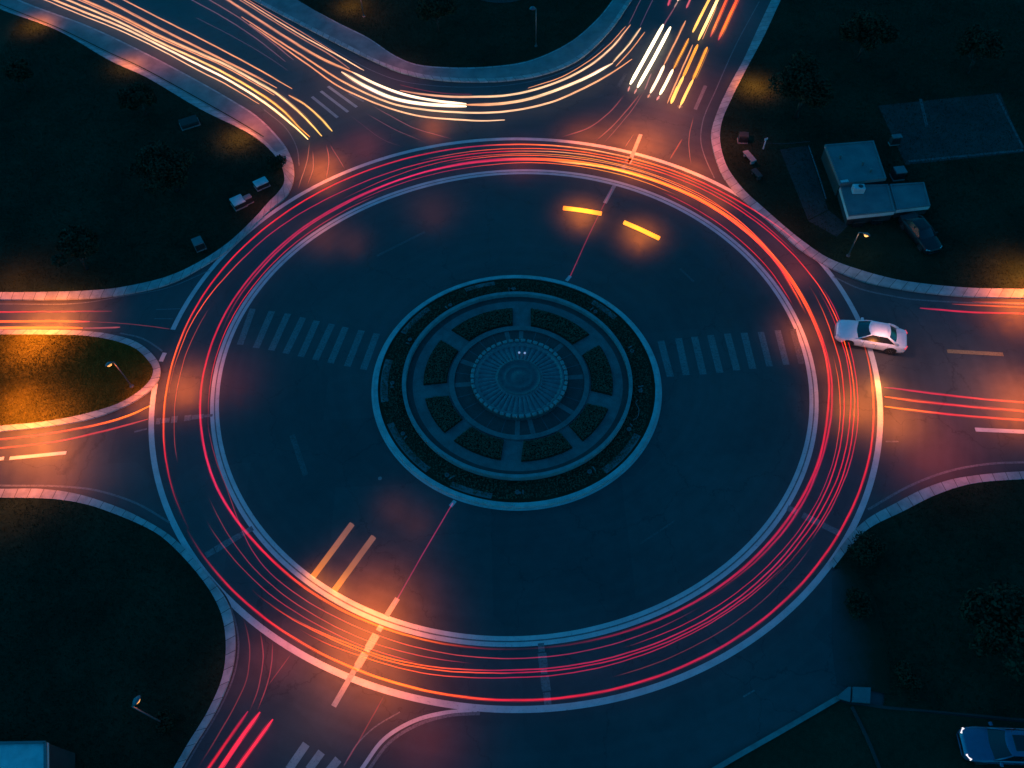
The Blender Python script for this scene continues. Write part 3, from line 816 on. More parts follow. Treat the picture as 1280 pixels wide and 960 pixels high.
# ------------------------------------------------------------------ light trails
def pcol(stops, t):
    for (a, ca), (b, cb) in zip(stops, stops[1:]):
        if t <= b:
            k = (t-a)/max(b-a, 1e-6); return [x+(y-x)*k for x, y in zip(ca, cb)]
    return stops[-1][1]
def streak(parent, pl, r, stops, wob=0.0, taper=.12, fade=0.0, side=0.0):
    """one lamp's path: a glowing tube at lamp height. stops = [(0..1, rgb radiance)]"""
    o0 = parent.location; n = len(pl); rad = []; pts = []
    ph = random.random()*6.28; wob *= .55
    for i, p in enumerate(pl):
        t = i/(n-1); e = min(1, t/taper if taper else 1, (1-t)/taper if taper else 1)
        rad.append(r*(.45 + .55*max(0, e)**.5))
        d = pl[min(i+1, n-1)] - pl[max(i-1, 0)]; d = Vector((-d.y, d.x, 0)).normalized()
        s = i*.25
        w = wob*(math.sin(s*1.9+ph) + .6*math.sin(s*4.3+ph*2) + .35*math.sin(s*9.1+ph*3))
        pts.append(p + d*(w + side) + Vector((0, 0, wob*.4*math.sin(s*2.7+ph))) - o0)
    mb = MB().tube(pts, rad, 6)
    ob = mb.build('streak', M['streak'], parent, True)
    at = ob.data.color_attributes.new('lamp_colour', 'FLOAT_COLOR', 'POINT')
    buf = []
    for i in range(n):
        c = pcol(stops, i/(n-1)); fl = 1 + .10*math.sin(i*.37+ph) + .06*math.sin(i*1.31+2*ph)
        if fade:
            t = i/(n-1); q = min(1, t/fade, (1-t)/fade); fl *= .04 + .96*q*q*(3-2*q)
        buf += [c[0]*fl, c[1]*fl, c[2]*fl, 1]*6
    at.data.foreach_set('color', buf)
    return ob
def strands(parent, pl, r, stops, wob, taper, fade):
    """a lamp's bright core, with fainter side strands that double it and imitate soft bloom"""
    streak(parent, pl, r, stops, wob, taper, fade)
    if r < .034 or r > .115: return
    for sd, k, rr in ((1, .34, .42), (-1, .26, .36)):
        k *= .8; st = [(a, tuple(x*k*random.uniform(.7, 1.2) for x in c)) for a, c in stops]
        streak(parent, pl, r*rr, st, wob*1.5, taper, max(fade, .12), sd*r*random.uniform(1.15, 1.9))
def trail(label, streaks, group, z=.5):
    """streaks: list of (pixel path, radius, stops, wobble)"""
    x, y = streaks[0][0][0]
    c = G(x, y, 0)
    e = empty('light_trail', c, label, 'light trail', group)
    for s in streaks:
        pl = catmull([G(a, b, z) for a, b in s[0]], .25)
        st = s[2] if isinstance(s[2], list) else [(0, s[2]), (1, s[2])]
        (streak if group == gI else strands)(e, pl, s[1]*(.84 if group == gS else .9 if group in (gNW, gN) else 1), st, s[3] if len(s) > 3 else .012, 0 if group == gI else .12, .22 if group == gF else 0)
    return e
WHITE = (2.2, 1.5, .95); CREAM = (1.35, .74, .40); ORANGE = (1.1, .38, .14); PEACH = (.80, .26, .14); AMBER = (1.4, .46, .03); YEL = (1.8, .90, .17)
RED = (.80, .006, .022); HOT = (1.7, .15, .008); CRIM = (.44, .004, .045); DULL = (.16, .014, .018); PURP = (.13, .05, .075); FIRE = (2.2, .34, .01)
gNW = 'light trails on the upper left road'; gN = 'light trails curving along the top lawn'; gR = 'light trails around the ring'; gT = 'light trails in the top right road'
gW = 'light trails on the left road'; gE = 'light trails on the right road'; gS = 'light trails on the bottom road'; gI = 'short streaks inside the ring'; gF = 'faint thin streaks joining the ring'
ext = lambda p: [(p[0][0]-(p[1][0]-p[0][0])*1.5, p[0][1]-(p[1][1]-p[0][1])*1.5)] + p
L1 = ext([(155,0),(200,23),(250,48),(320,85),(365,111)]); L2 = ext([(132,0),(200,36),(250,61),(320,96),(346,110)])
L3 = ext([(105,0),(150,20),(200,45),(250,67),(280,80),(320,102),(347,118),(380,146),(402,170)]); L4 = ext([(85,0),(150,28),(200,53),(250,76),(280,91),(320,114),(350,135),(375,160),(387,171)])
L5 = ext([(68,0),(100,13),(150,33),(200,57),(250,82),(280,97),(320,121),(345,139),(370,160),(385,174)]); L6 = ext([(59,1),(100,18),(150,38),(200,62),(250,89),(280,104),(324,130)])
L7 = [(361,119),(380,130),(400,147),(415,164)]
trail('brightest pair of warm white headlight streaks on the upper left road, nearest the pavement', [(L5, .085, [(0,ORANGE),(.45,CREAM),(.65,WHITE),(1,(2.6,1.5,.5))]), (L4, .08, [(0,ORANGE),(.5,CREAM),(.8,YEL),(1,AMBER)])], gNW)
trail('orange pair of headlight streaks in the middle of the upper left bundle', [(L3, .09, [(0,PEACH),(.4,ORANGE),(.75,CREAM),(1,YEL)]), (L7, .07, [(0,ORANGE),(1,YEL)]), ([(a-4, b+1) for a, b in L3[:-2]], .05, [(0,PEACH),(1,ORANGE)])], gNW)
trail('two orange streaks furthest from the pavement in the upper left bundle', [(L1, .06, [(0,PEACH),(1,ORANGE)]), (L2, .065, [(0,PEACH),(1,ORANGE)]), ([(a+9, b+3) for a, b in L2[1:-1]], .03, PEACH)], gNW)
trail('single thin orange streak running closest to the upper left pavement', [(L6, .045, [(0,PEACH),(.6,CREAM),(1,ORANGE)])], gNW)
trail('faint purple pair of streaks fading out above the upper left bundle', [([(210,-17),(240,0),(280,22),(320,48),(357,77)], .045, PURP), ([(232,-17),(262,0),(300,23),(340,53),(367,75)], .045, (.22,.08,.09)), ([(245,22),(290,45),(330,68),(360,88)], .03, (.07,.03,.05))], gNW)
N1a = [(245,-25),(285,0),(310,16),(355,45),(400,72),(440,90)]; N1b = [(440,90),(470,105),(505,118),(545,126),(583,130)]
N4 = [(427,90),(455,107),(492,123),(530,130),(583,133)]
trail('thick white headlight pair at the start of the curve below the top lawn', [(N1b, .10, [(0,CREAM),(.3,WHITE),(1,WHITE)], .005), (N4, .12, [(0,CREAM),(.3,WHITE),(1,(2.8,1.9,1.1))], .005)], gN)
trail('broad peach streaks coming down from the top edge towards the curve', [(N1a, .10, [(0,PEACH),(.6,PEACH),(1,ORANGE)]), ([(262,-22),(300,0),(330,19),(372,45),(415,70),(437,86)], .05, (.5,.17,.10))], gN)
trail('two thin orange streaks nearest the top lawn pavement', [([(270,-20),(305,0),(345,25),(380,46),(420,68),(455,88)], .05, [(0,PEACH),(1,CREAM)]), ([(278,-20),(312,1),(350,24),(385,45),(425,70),(452,87)], .03, PEACH)], gN)
trail('orange pair sweeping the whole curve under the top lawn', [([(302,21),(342,47),(380,71),(420,97),(450,113),(492,130),(530,137),(565,140),(600,141),(635,139),(685,129),(722,114),(760,94),(790,74)], .07, [(0,PEACH),(.3,ORANGE),(.6,CREAM),(1,ORANGE)]),
       ([(312,30),(355,60),(392,86),(420,106),(455,123),(492,137),(530,146),(565,149),(600,151),(631,150)], .06, [(0,PEACH),(.4,ORANGE),(1,CREAM)])], gN)
trail('uppermost orange streaks of the curve below the top lawn', [([(500,113),(530,118),(567,121),(597,121),(635,119),(672,111),(710,97),(740,80),(765,59),(788,31)], .075, [(0,PEACH),(.4,CREAM),(.9,CREAM),(1,ORANGE)]),
       ([(660,110),(700,97),(735,77),(760,57),(782,33)], .035, ORANGE), ([(500,106),(530,113),(560,117),(590,118)], .03, DULL)], gN)
trail('bright thick cream streak in the middle of the curve below the top lawn', [([(583,131),(622,130),(660,124),(697,112),(735,96),(766,79)], .10, [(0,ORANGE),(.5,CREAM),(.9,WHITE),(1,CREAM)]), ([(766,78),(785,57),(801,35)], .07, CREAM), ([(770,83),(790,61),(806,40)], .04, ORANGE)], gN)
# the top right road
trail('left pair of long white headlight bars on the top right road', [([(829,31),(808,69),(788,105)], .155, (3.2,2.5,1.5), .003), ([(838,34),(818,72),(797,109)], .155, (3.2,2.5,1.5), .003)], gT)
trail('second pair of cream headlight bars from the left on the top right road', [([(857,26),(844,53),(830,81)], .06, ORANGE), ([(830,82),(822,99),(813,116)], .13, WHITE, .004), ([(861,48),(852,66),(842,86)], .075, AMBER), ([(841,87),(833,103),(825,118)], .13, (3,2.1,1.1), .004)], gT)
trail('amber and yellow bars right of the white headlights on the top right road', [([(872,56),(863,76),(854,96)], .13, AMBER, .004), ([(854,96),(846,113),(839,129)], .13, YEL, .004), ([(884,59),(875,80),(866,100)], .11, AMBER, .004), ([(866,100),(858,116),(851,131)], .12, YEL, .004), ([(866,56),(850,92),(834,129)], .05, ORANGE), ([(846,108),(838,127)], .05, AMBER)], gT)
trail('yellow pair of bars at the top edge of the top right road', [([(897,-20),(882,8),(866,40)], .12, [(0,AMBER),(.5,YEL),(1,YEL)], .004), ([(906,-20),(892,10),(873,50)], .13, [(0,AMBER),(.5,(3,2,.7)),(1,YEL)], .004), ([(896,8),(878,49)], .03, ORANGE)], gT)
trail('red and orange tail light pair at the right of the top right road', [([(918,-22),(908,0),(898,23),(888,46)], .09, [(0,RED),(.5,HOT),(.85,(1.6,.3,.05)),(1,CRIM)], .005), ([(931,-22),(921,0),(910,24),(898,50)], .11, [(0,RED),(.4,HOT),(.8,FIRE),(1,CRIM)], .005)], gT)
trail('short pink and cream stubs at the very top of the top right road', [([(839,-6),(835,7)], .08, (.7,.06,.10)), ([(852,-8),(847,1)], .11, (1.2,.7,.4)), ([(866,-8),(858,10)], .07, (.8,.12,.15)), ([(847,2),(843,9)], .05, (.5,.25,.2))], gT)
trail('small pink glints at the lower ends of the white bars', [([(787,108),(785,114)], .07, (.8,.25,.2)), ([(796,111),(793,117)], .07, (.8,.25,.2)), ([(812,118),(810,122)], .08, (1,.35,.2)), ([(824,120),(821,125)], .08, (1,.3,.25)), ([(851,131),(849,135)], .09, (1.2,.5,.2)), ([(814,92),(806,112)], .04, (.35,.12,.12))], gT)
trail('faint straight purple streaks at the top between the curve and the white bars', [([(803,-5),(786,30)], .03, PURP), ([(818,-5),(800,33)], .03, (.10,.04,.08)), ([(844,8),(815,55)], .045, (.20,.06,.08))], gT)
# the ring itself
D = math.pi/180
def rtrail(label, items, z=.5):
    """items: (keys[(deg, frac)], radius, stops by deg, wobble)"""
    k0 = items[0][0][0]; c = ring(k0[0]*D, k0[1])
    e = empty('light_trail', c, label, 'light trail', gR)
    for keys, r, cols, wob in items:
        d0, d1 = keys[0][0], keys[-1][0]; n = max(8, int(abs(d1-d0)*1.6)); pl = []
        for i in range(n+1):
            dg = d0 + (d1-d0)*i/n
            for (a, fa), (b, fb) in zip(keys, keys[1:]):
                if min(a, b) <= dg <= max(a, b):
                    s = (dg-a)/(b-a); s = s*s*(3-2*s); fr = fa+(fb-fa)*s; break
            x, y = P(ring(dg*D, fr)); pl.append(G(x, y, z))
        stops = [((a-d0)/(d1-d0), c_) for a, c_ in cols]
        strands(e, pl, r*.80, stops, wob, .10, .09)
    return e
# degrees: E 0, N 90, W 180, S 270
HOTN = (2.0, .42, .03); HOTS = (2.2, .34, .015)
innerc = [(-90,CRIM),(-45,CRIM),(-12,RED),(0,(1.2,.04,.03)),(12,(1.6,.12,.02)),(22,(1.4,.05,.03)),(38,(1.3,.06,.02)),(52,HOT),(62,HOTN),(78,HOT),(88,(.75,.02,.06)),(110,CRIM),(150,CRIM),(180,RED),(205,(.85,.012,.08)),(225,RED),(240,HOT),(248,HOTS),(256,HOT),(262,RED),(270,CRIM)]
rtrail('strong inner red streak circling the whole ring, orange at top right and bottom left', [
    ([(-90,.88),(-45,.85),(-20,.80),(0,.72),(45,.60),(70,.62),(90,.64),(135,.70),(160,.74),(180,.76),(200,.78),(225,.86),(250,.88),(270,.88)], .062, innerc, .008)])
rtrail('second strong red streak hugging the inner one along the top and right of the ring', [
    ([(-60,.82),(-30,.78),(0,.69),(45,.55),(70,.57),(90,.60),(135,.74),(160,.80),(172,.84)], .055, [(-60,CRIM),(-30,CRIM),(0,RED),(14,HOT),(38,HOT),(52,HOT),(64,HOTN),(80,HOT),(92,CRIM),(172,(.45,.01,.06))], .010),
    ([(8,.77),(30,.62),(45,.575),(62,.60),(80,.66)], .07, [(8,HOT),(20,RED),(40,HOT),(60,HOTN),(80,ORANGE)], .012)])
rtrail('outer red streak running round the ring just inside its outer line', [
    ([(-150,.13),(-120,.15),(-90,.13),(-60,.13),(-40,.13),(-15,.10),(4,.06)], .055, [(-150,CRIM),(-130,RED),(-118,HOT),(-110,HOTS),(-102,HOT),(-94,RED),(-60,CRIM),(-20,RED),(-4,HOT),(4,CRIM)], .008),
    ([(18,.05),(45,.14),(70,.16),(90,.17),(120,.17),(150,.18),(180,.20),(210,.16)], .05, [(18,RED),(45,RED),(58,HOT),(70,ORANGE),(84,HOT),(95,CRIM),(130,RED),(165,RED),(178,HOT),(186,HOT),(195,RED),(210,CRIM)], .010)])
rtrail('thin double red streak in mid lane along the bottom of the ring', [
    ([(-132,.36),(-115,.46),(-90,.57),(-45,.57),(-20,.55),(0,.52),(14,.46)], .04, [(-132,CRIM),(-118,HOT),(-108,HOT),(-95,CRIM),(-45,(.45,.01,.06)),(-10,RED),(14,HOT)], .010),
    ([(-135,.34),(-115,.42),(-90,.53),(-45,.52),(-20,.46),(0,.40),(14,.36)], .038, [(-135,RED),(-118,HOT),(-105,HOT),(-92,CRIM),(-45,CRIM),(-10,RED),(14,RED)], .012),
    ([(-125,.30),(-110,.37),(-90,.46),(-60,.49),(-45,.48)], .03, [(-125,RED),(-112,HOT),(-95,CRIM),(-45,(.35,.01,.05))], .010)])
rtrail('thin red streaks between the strong ones on the right of the ring', [
    ([(-50,.46),(-20,.40),(-5,.37),(14,.31),(45,.30),(70,.34),(90,.38),(125,.42),(150,.36),(172,.26),(185,.24)], .04, [(-50,CRIM),(-15,RED),(0,HOT),(20,RED),(50,RED),(64,HOT),(76,ORANGE),(90,RED),(120,CRIM),(150,CRIM),(175,HOT),(185,HOT)], .012),
    ([(-40,.40),(-12,.33),(2,.30),(14,.27)], .035, [(-40,(.3,.01,.05)),(0,RED),(14,CRIM)], .012),
    ([(20,.26),(45,.22),(70,.26),(90,.30),(110,.33)], .03, [(20,CRIM),(45,RED),(65,HOT),(80,HOT),(110,(.25,.01,.04))], .012)])
rtrail('weak thin streaks close to the inner line at the lower left of the ring', [
    ([(188,.88),(205,.92),(225,.70),(245,.74),(270,.74),(300,.76)], .03, [(188,(.25,.01,.05)),(205,DULL),(225,(.3,.01,.05)),(245,(.9,.08,.03)),(270,(.35,.01,.05)),(300,(.2,.01,.05))], .008),
    ([(206,.62),(225,.58),(240,.60),(262,.64)], .028, [(206,DULL),(225,(.3,.012,.04)),(245,(.8,.07,.03)),(262,(.4,.01,.05))], .008),
    ([(210,.44),(225,.46),(240,.50),(255,.52)], .028, [(210,DULL),(228,(.35,.012,.04)),(246,(.8,.06,.03)),(255,CRIM)], .008)])
rtrail('weak thin streaks beside the inner line at the right and top left of the ring', [
    ([(10,.90),(25,.86),(40,.84),(52,.82)], .03, [(10,RED),(25,RED),(52,CRIM)], .008),
    ([(120,.86),(140,.88),(160,.90),(180,.90),(192,.90)], .035, [(120,DULL),(140,CRIM),(170,RED),(192,DULL)], .008),
    ([(165,.42),(178,.38),(188,.36),(198,.34)], .03, [(165,DULL),(180,(.6,.05,.02)),(198,DULL)], .008),
    ([(-78,.30),(-60,.32),(-40,.35)], .025, [(-78,DULL),(-40,(.08,.01,.03))], .008)])
rtrail('finest red and orange threads woven between the others at the top right of the ring', [
    ([(15,.66),(40,.50),(60,.47),(85,.50),(105,.54)], .026, [(15,CRIM),(40,HOT),(60,ORANGE),(85,HOT),(105,CRIM)], .010),
    ([(22,.58),(48,.44),(68,.43),(98,.47),(130,.60)], .024, [(22,RED),(50,HOT),(68,AMBER),(98,RED),(130,CRIM)], .010),
    ([(48,.74),(62,.72),(80,.72),(100,.76),(128,.80)], .026, [(48,HOT),(62,AMBER),(80,HOT),(100,CRIM),(128,CRIM)], .010),
    ([(-75,.66),(-50,.64),(-25,.60),(-2,.60)], .024, [(-75,CRIM),(-25,CRIM),(-2,HOT)], .010)])
# short streaks inside the ring
trail('left one of the two short glowing amber bars inside the ring at the top right', [([(704,260),(728,263),(752,267)], .16, [(0,FIRE),(.3,(3,.95,.03)),(.7,(3,.95,.03)),(1,(1.8,.45,.02))], .003)], gI, .35)
trail('right one of the two short glowing amber bars, nearest the ring line', [([(780,278),(801,287),(824,298)], .16, [(0,(2,.6,.03)),(.5,(3,.9,.03)),(1,(2.6,.7,.02))], .003)], gI, .35)
trail('left dull orange bar in the lower left of the ring, brightest at its foot', [([(391,721),(415,689),(440,655)], .18, [(0,(1.1,.24,.02)),(.25,(.55,.15,.03)),(.6,(.28,.085,.045)),(1,(.19,.07,.05))], .003)], gI, .25)
trail('right dull orange bar in the lower left of the ring, closer to the dashed line', [([(418,738),(442,705),(467,671)], .18, [(0,(1.1,.24,.02)),(.25,(.55,.15,.03)),(.6,(.28,.085,.045)),(1,(.19,.07,.05))], .003)], gI, .25)
trail('thin straight red streak from the island kerb up to the ring at the top right', [([(713,345),(738,290),(765,236)], .033, (.22,.012,.035), .004)], gI, .3)
trail('thin straight magenta streak from the island kerb down to the ring at the lower left', [([(566,629),(530,690),(493,755)], .033, (.25,.012,.06), .004)], gI, .3)
# the left road
trail('hot orange and red streaks on the left road above the bright median', [([(-80,403),(0,402),(60,401.5),(112,402)], .07, [(0,HOT),(.5,HOT),(.85,HOT),(1,CRIM)]), ([(-80,410),(0,410),(50,409.5),(103,410)], .08, [(0,PEACH),(.6,FIRE),(1,HOT)]), ([(-80,391),(0,390),(70,389.5),(140,389)], .045, [(0,RED),(.6,RED),(1,(.1,.01,.02))]), ([(103,410),(130,410),(150,409)], .045, (.35,.05,.06)), ([(110,402),(150,404),(180,407),(212,411)], .025, DULL)], gW)
trail('orange red pair leaving the ring along the lower side of the bright median', [([(-80,553),(0,549),(60,542),(125,530),(162,519),(188,507)], .055, [(0,HOT),(.5,RED),(.8,HOT),(1,FIRE)]), ([(-80,564),(0,560),(75,551),(125,540),(185,524)], .045, [(0,HOT),(.5,RED),(1,(.5,.04,.04))])], gW)
# the right road
trail('three parallel red streaks leaving the ring along the right road', [([(1105,484),(1160,491),(1220,498),(1280,503),(1400,512)], .05, [(0,CRIM),(.3,RED),(1,HOT)]), ([(1106,496),(1160,503),(1220,509),(1280,514),(1400,524)], .055, [(0,HOT),(.25,RED),(1,HOT)]), ([(1106,508),(1160,515),(1220,521),(1280,525),(1400,534)], .055, [(0,FIRE),(.25,RED),(1,HOT)])], gE)
trail('red and orange streaks on the right road beside the lit pavement', [([(1150,385),(1210,390),(1280,392),(1400,396)], .05, [(0,CRIM),(.4,RED),(1,HOT)]), ([(1190,380),(1230,382),(1280,384),(1400,387)], .04, [(0,DULL),(.5,HOT),(1,HOT)]), ([(1215,377),(1280,379),(1400,383)], .035, [(0,DULL),(.5,HOT),(1,FIRE)])], gE)
# the bottom road
trail('thick bright red tail light pair on the bottom road', [([(325,890),(303,920),(275,961),(240,1012)], .10, [(0,(.8,.012,.05)),(.3,(1.3,.02,.06)),(1,(1.1,.03,.04))], .006), ([(341,899),(320,928),(297,960),(262,1010)], .09, [(0,(.9,.012,.05)),(.5,(1.3,.02,.05)),(1,(1.4,.06,.03))], .006)], gS)
trail('thinner red streak left of the thick pair at the bottom left road', [([(310,889),(287,922),(262,958),(225,1010)], .065, [(0,CRIM),(.4,RED),(1,RED)], .006), ([(302,925),(278,962)], .03, CRIM)], gS)
trail('three faint red streaks dropping from the ring into the bottom left road', [([(304,772),(311,800),(312,825),(308,850),(292,885),(268,927),(247,960)], .03, DULL), ([(325,788),(329,820),(323,860),(312,889)], .03, (.24,.02,.03)), ([(341,801),(340,825),(334,855),(321,890)], .03, (.24,.02,.03)), ([(364,817),(335,857)], .025, DULL)], gF)
trail('faint straight red streak from the ring down between the bottom road bands', [([(482,866),(455,915),(427,962)], .03, DULL)], gF)
trail('faint red curves fanning from the ring up to the white headlight bars', [([(782,117),(760,142),(735,160),(700,172)], .035, (.30,.05,.05)), ([(802,115),(780,142),(760,163),(742,178)], .035, (.35,.06,.05)), ([(806,113),(788,140),(754,180)], .03, (.25,.05,.05)), ([(792,168),(781,184)], .03, (.3,.06,.04)), ([(853,173),(837,200)], .035, (.5,.05,.02)), ([(867,145),(861,176),(864,207)], .03, (.35,.06,.04))], gF)
trail('faint red curves entering the ring from the upper left road', [([(387,178),(384,200),(372,238)], .03, (.4,.10,.06)), ([(391,188),(391,212),(384,232)], .03, (.35,.08,.05)), ([(408,180),(411,200),(408,224)], .03, (.4,.07,.05)), ([(412,180),(431,211)], .03, (.25,.05,.05))], gF)
trail('faint purple curves from the dashes at the upper left to the top of the ring', [([(435,142),(480,175),(508,185)], .022, (.07,.02,.03)), ([(455,140),(492,161),(532,178)], .028, (.13,.03,.04)), ([(462,130),(485,143),(518,160),(570,175)], .03, (.2,.05,.06))], gF)

# pools of light on road and grass: added overhead spots without any fitting
def pool(x, y, rpx, T, col):
    """a downward cone over the road: radius of the pool in photo pixels, T the brightness at its middle"""
    r = rpx/20.0*1.1; h = r*.68
    l = bpy.data.lights.new('added_light', 'SPOT'); l.energy = 124*T*.62*h*h; l.color = col; l.shadow_soft_size = .2
    l.spot_size = R(136); l.spot_blend = 1.0
    o = bpy.data.objects.new('added_light', l); COL.objects.link(o); o.location = G(x, y, 0) + Vector((0, 0, h))
    return o
ROSE = (1, .13, .06); WARM = (1, .40, .33)
for a in [(400,210,60,4.5,SOD),(400,288,60,.42,SOD),(540,258,65,.22,SOD),(440,300,45,.25,SOD),(541,157,42,1.8,SOD),(800,180,90,4.5,SOD),(735,172,65,2.2,SOD),(862,215,65,2.8,SOD),(728,265,46,3.2,AMB),(800,290,46,3.2,AMB),
          (60,403,75,6,AMB),(45,436,66,4.6,AMB),(40,542,80,6,AMB),(28,505,50,3.2,AMB),(55,590,75,1.6,SOD),(225,482,55,3.5,SOD),(180,503,38,2.2,SOD),(285,470,70,.25,REDL),
          (462,772,80,4.2,SOD),(430,815,65,1.8,SOD),(478,850,75,1.6,SOD),(395,724,24,2.2,AMB),(420,738,24,2.2,AMB),(490,632,40,.2,SOD),(520,652,40,.2,SOD),(345,815,55,.7,REDL),(530,920,75,.35,REDL),
          (1005,415,50,1.8,SOD),(1075,502,60,3.6,AMB),(1126,522,60,2.4,AMB),(1285,372,80,5,SOD),(1285,502,75,4,SOD),(1180,560,95,.8,REDL),(1035,452,40,1.0,SOD),(1094,442,65,.5,WARM),(830,150,130,.35,WARM),(1190,455,125,.18,WARM),(90,570,110,.22,WARM),(430,110,120,.25,WARM),(390,880,100,.2,WARM),(900,243,52,1.5,SOD),(650,192,60,.6,REDL),(1000,335,50,.8,REDL),(330,262,50,.5,REDL),(1250,480,110,.3,WARM),
          (45,34,50,3.0,AMB),(160,84,50,1.6,AMB),(300,174,50,2.4,AMB),(942,110,50,4,AMB),(20,360,75,1.3,SOD),(1278,343,55,2.4,AMB),(440,10,50,2.2,AMB),(455,178,65,.6,REDL),(850,115,115,.9,ROSE),(330,150,85,.8,ROSE),(900,190,90,.8,ROSE),(10,640,65,.5,AMB),(200,75,80,.4,ROSE),(500,90,90,.25,ROSE),(980,290,80,.3,ROSE),(290,850,60,.15,ROSE)]:
    pool(*a)
pl_ = point('added_light', G(1102, 476, .55), 130, (1, .30, .06), .25); pl_.data.specular_factor = 0  # added low light that warms the near side of the white car

# ------------------------------------------------------------------ cars
def sm(a, b, t): t = min(1, max(0, (t-a)/(b-a))); return t*t*(3-2*t)
def make_car(name, label, cat, px, py, rz, paint_mat, lit=True, sunroof=False, scale=1.0, group=None, tail='tail'):
    loc = G(px, py, 0); loc.z = .012
    t = empty(name, loc, label, cat, group, rz); t.scale = (scale,)*3
    L = 2.33; n = 84; WX = (-1.42, 1.36)
    def width(x):
        f = .905
        if x < -1.3: f -= .20*((-1.3-x)/1.03)**2.4
        if x > 1.5: f -= .13*((x-1.5)/.83)**2.2
        return f
    def deck(x):
        if x < -.9: return .93 - .22*((-.9-x)/1.43)**1.6
        if x > 1.3: return .98 - .10*((x-1.3)/1.03)**2
        return .93 + .05*sm(-.9, 1.3, x)
    def bottom(x):
        b = .24 + (.10*sm(1.9, 2.33, x)) + .06*sm(-1.95, -2.33, x)
        for w in WX:
            d = abs(x-w)
            if d < .39: b = max(b, .33 + math.sqrt(max(0, .39**2-d*d))*.98)
        return b
    vs = []; fs = []; m = 13
    xs = [-L + 2*L*(.5-.5*math.cos(math.pi*i/n)) for i in range(n+1)]
    for x in xs:
        w, d, b = width(x), deck(x), bottom(x)
        e = sm(0, .16, min(x+L, L-x))
        w *= .80+.20*math.sqrt(e); d = .56 + (d-.56)*(.35+.65*math.sqrt(e))
        half = [(w*.93, b), (w*.985, max(b+.02, .42)), (w, max(b+.04, .60)), (w*.985, max(b+.06, .74)), (w*.94, max(b+.08, d-.05)), (w*.84, d), (w*.45, d+.028)]
        ring_ = [(-y, z) for y, z in half] + [(y, z) for y, z in reversed(half)]
        m = len(ring_)
        vs += [(x, y, z) for y, z in ring_]
    for i in range(n):
        for k in range(m-1): fs.append([i*m+k, i*m+k+1, (i+1)*m+k+1, (i+1)*m+k])
        fs.append([i*m+m-1, i*m, (i+1)*m, (i+1)*m+m-1])
    fs += [list(range(m)), [n*m+k for k in range(m-1, -1, -1)]]
    body = mesh('body', vs, fs, paint_mat, t, True)
    # underside and inside of the arches
    MB().box((0, 0, .30), (4.1, 1.5, .16)).build('floor_pan', M['trim'], t)
    # greenhouse of dark glass
    base = lambda x: .845 - .05*sm(.6, 1.7, x) - .05*sm(-.6, -1.1, x)
    def cab(x0, x1, y, z, k=10):
        out = []
        for i in range(k+1):
            s = -1 + 2*i/k; out.append((x0 + .16*(1-s*s)*-1, s*y, z))
        for i in range(k+1):
            s = 1 - 2*i/k; out.append((x1 + .12*(1-s*s), s*y, z))
        return out
    lo = cab(-.92, 1.55, .80, .93); hi = cab(-.20, .86, .60, 1.40)
    q = len(lo); vs = lo + hi; fs = [[i, (i+1) % q, q+(i+1) % q, q+i] for i in range(q)] + [list(range(q, 2*q))]
    mesh('windows', vs, fs, M['glass'], t)
    # roof panel
    hi2 = cab(-.24, .92, .635, 1.395); top = cab(-.17, .82, .55, 1.445); t2 = cab(.0, .65, .35, 1.46)
    vs = hi2 + top + t2; fs = [[r*q+i, r*q+(i+1) % q, (r+1)*q+(i+1) % q, (r+1)*q+i] for r in range(2) for i in range(q)] + [list(range(2*q, 3*q))]
    roof = mesh('roof', vs, fs, paint_mat, t, True)
    if sunroof: MB().box((.30, 0, 1.462), (.62, .80, .03), 0, .95, .012).build('sunroof', M['glass'], t)
    for s in (-1, 1):
        MB().tube([(-1.0, s*.80, .94), (-.55, s*.72, 1.21), (-.20, s*.61, 1.40)], [.045, .04, .04], 6).build('front_pillar', paint_mat, t, True)
        MB().tube([(1.62, s*.76, .96), (1.25, s*.71, 1.20), (.88, s*.61, 1.40)], [.10, .085, .05], 8).build('rear_pillar', paint_mat, t, True)
        MB().box((.28, s*.715, 1.165), (.06, .03, .46)).build('door_pillar', M['trim'], t)
        mb = MB().box((-.72, s*1.0, .99), (.16, .20, .12), s*.2, .8, .02); mb.build('mirror', paint_mat, t)
        hl = MB().lathe([(.02, 0)], (0,0,0), 6) if 0 else MB()
        hl.add([(-2.20, s*.40, .60), (-1.86, s*.80, .66), (-1.72, s*.80, .745), (-2.10, s*.44, .735), (-2.22, s*.42, .68)], [[0, 1, 2, 3, 4] if s < 0 else [4, 3, 2, 1, 0]])
        MB().box((-2.10, s*.62, .69), (.24, .34, .10), s*-.55, .8, .02).build('headlight', M['lens'] if not lit else M['head'], t)
        MB().box((2.16, s*.66, .80), (.24, .30, .13), s*.45, .85, .02).build('taillight', M[tail], t)
        for wx in WX:
            w = MB().lathe([(.20, -.10), (.31, -.10), (.335, -.07), (.335, .07), (.31, .10), (.20, .10)], (0,0,0), 28, 'y').build('wheel', M['tyre'], t, False)
            w.location = (wx, s*.80, .335)
            rm = MB().lathe([(.205, -.09), (.205, .095), (.17, .07), (.06, .085), (.02, .10)], (0,0,0), 20, 'y')
            for k in range(5):
                a = k*1.2566; rm.box((math.cos(a)*.11, .09, math.sin(a)*.11), (.05, .02, .05))
            o = rm.build('rim', M['rim'], w)
            if s < 0: o.rotation_euler[2] = math.pi
        for dx in (-.55, .30, 1.05):
            MB().box((dx, s*.906, .66), (.012, .012, .46)).build('door_seam', M['trim'], t)
        MB().box((.12, s*.912, .80), (.16, .02, .03), 0, 1, .006).build('door_handle', M['trim'], t)
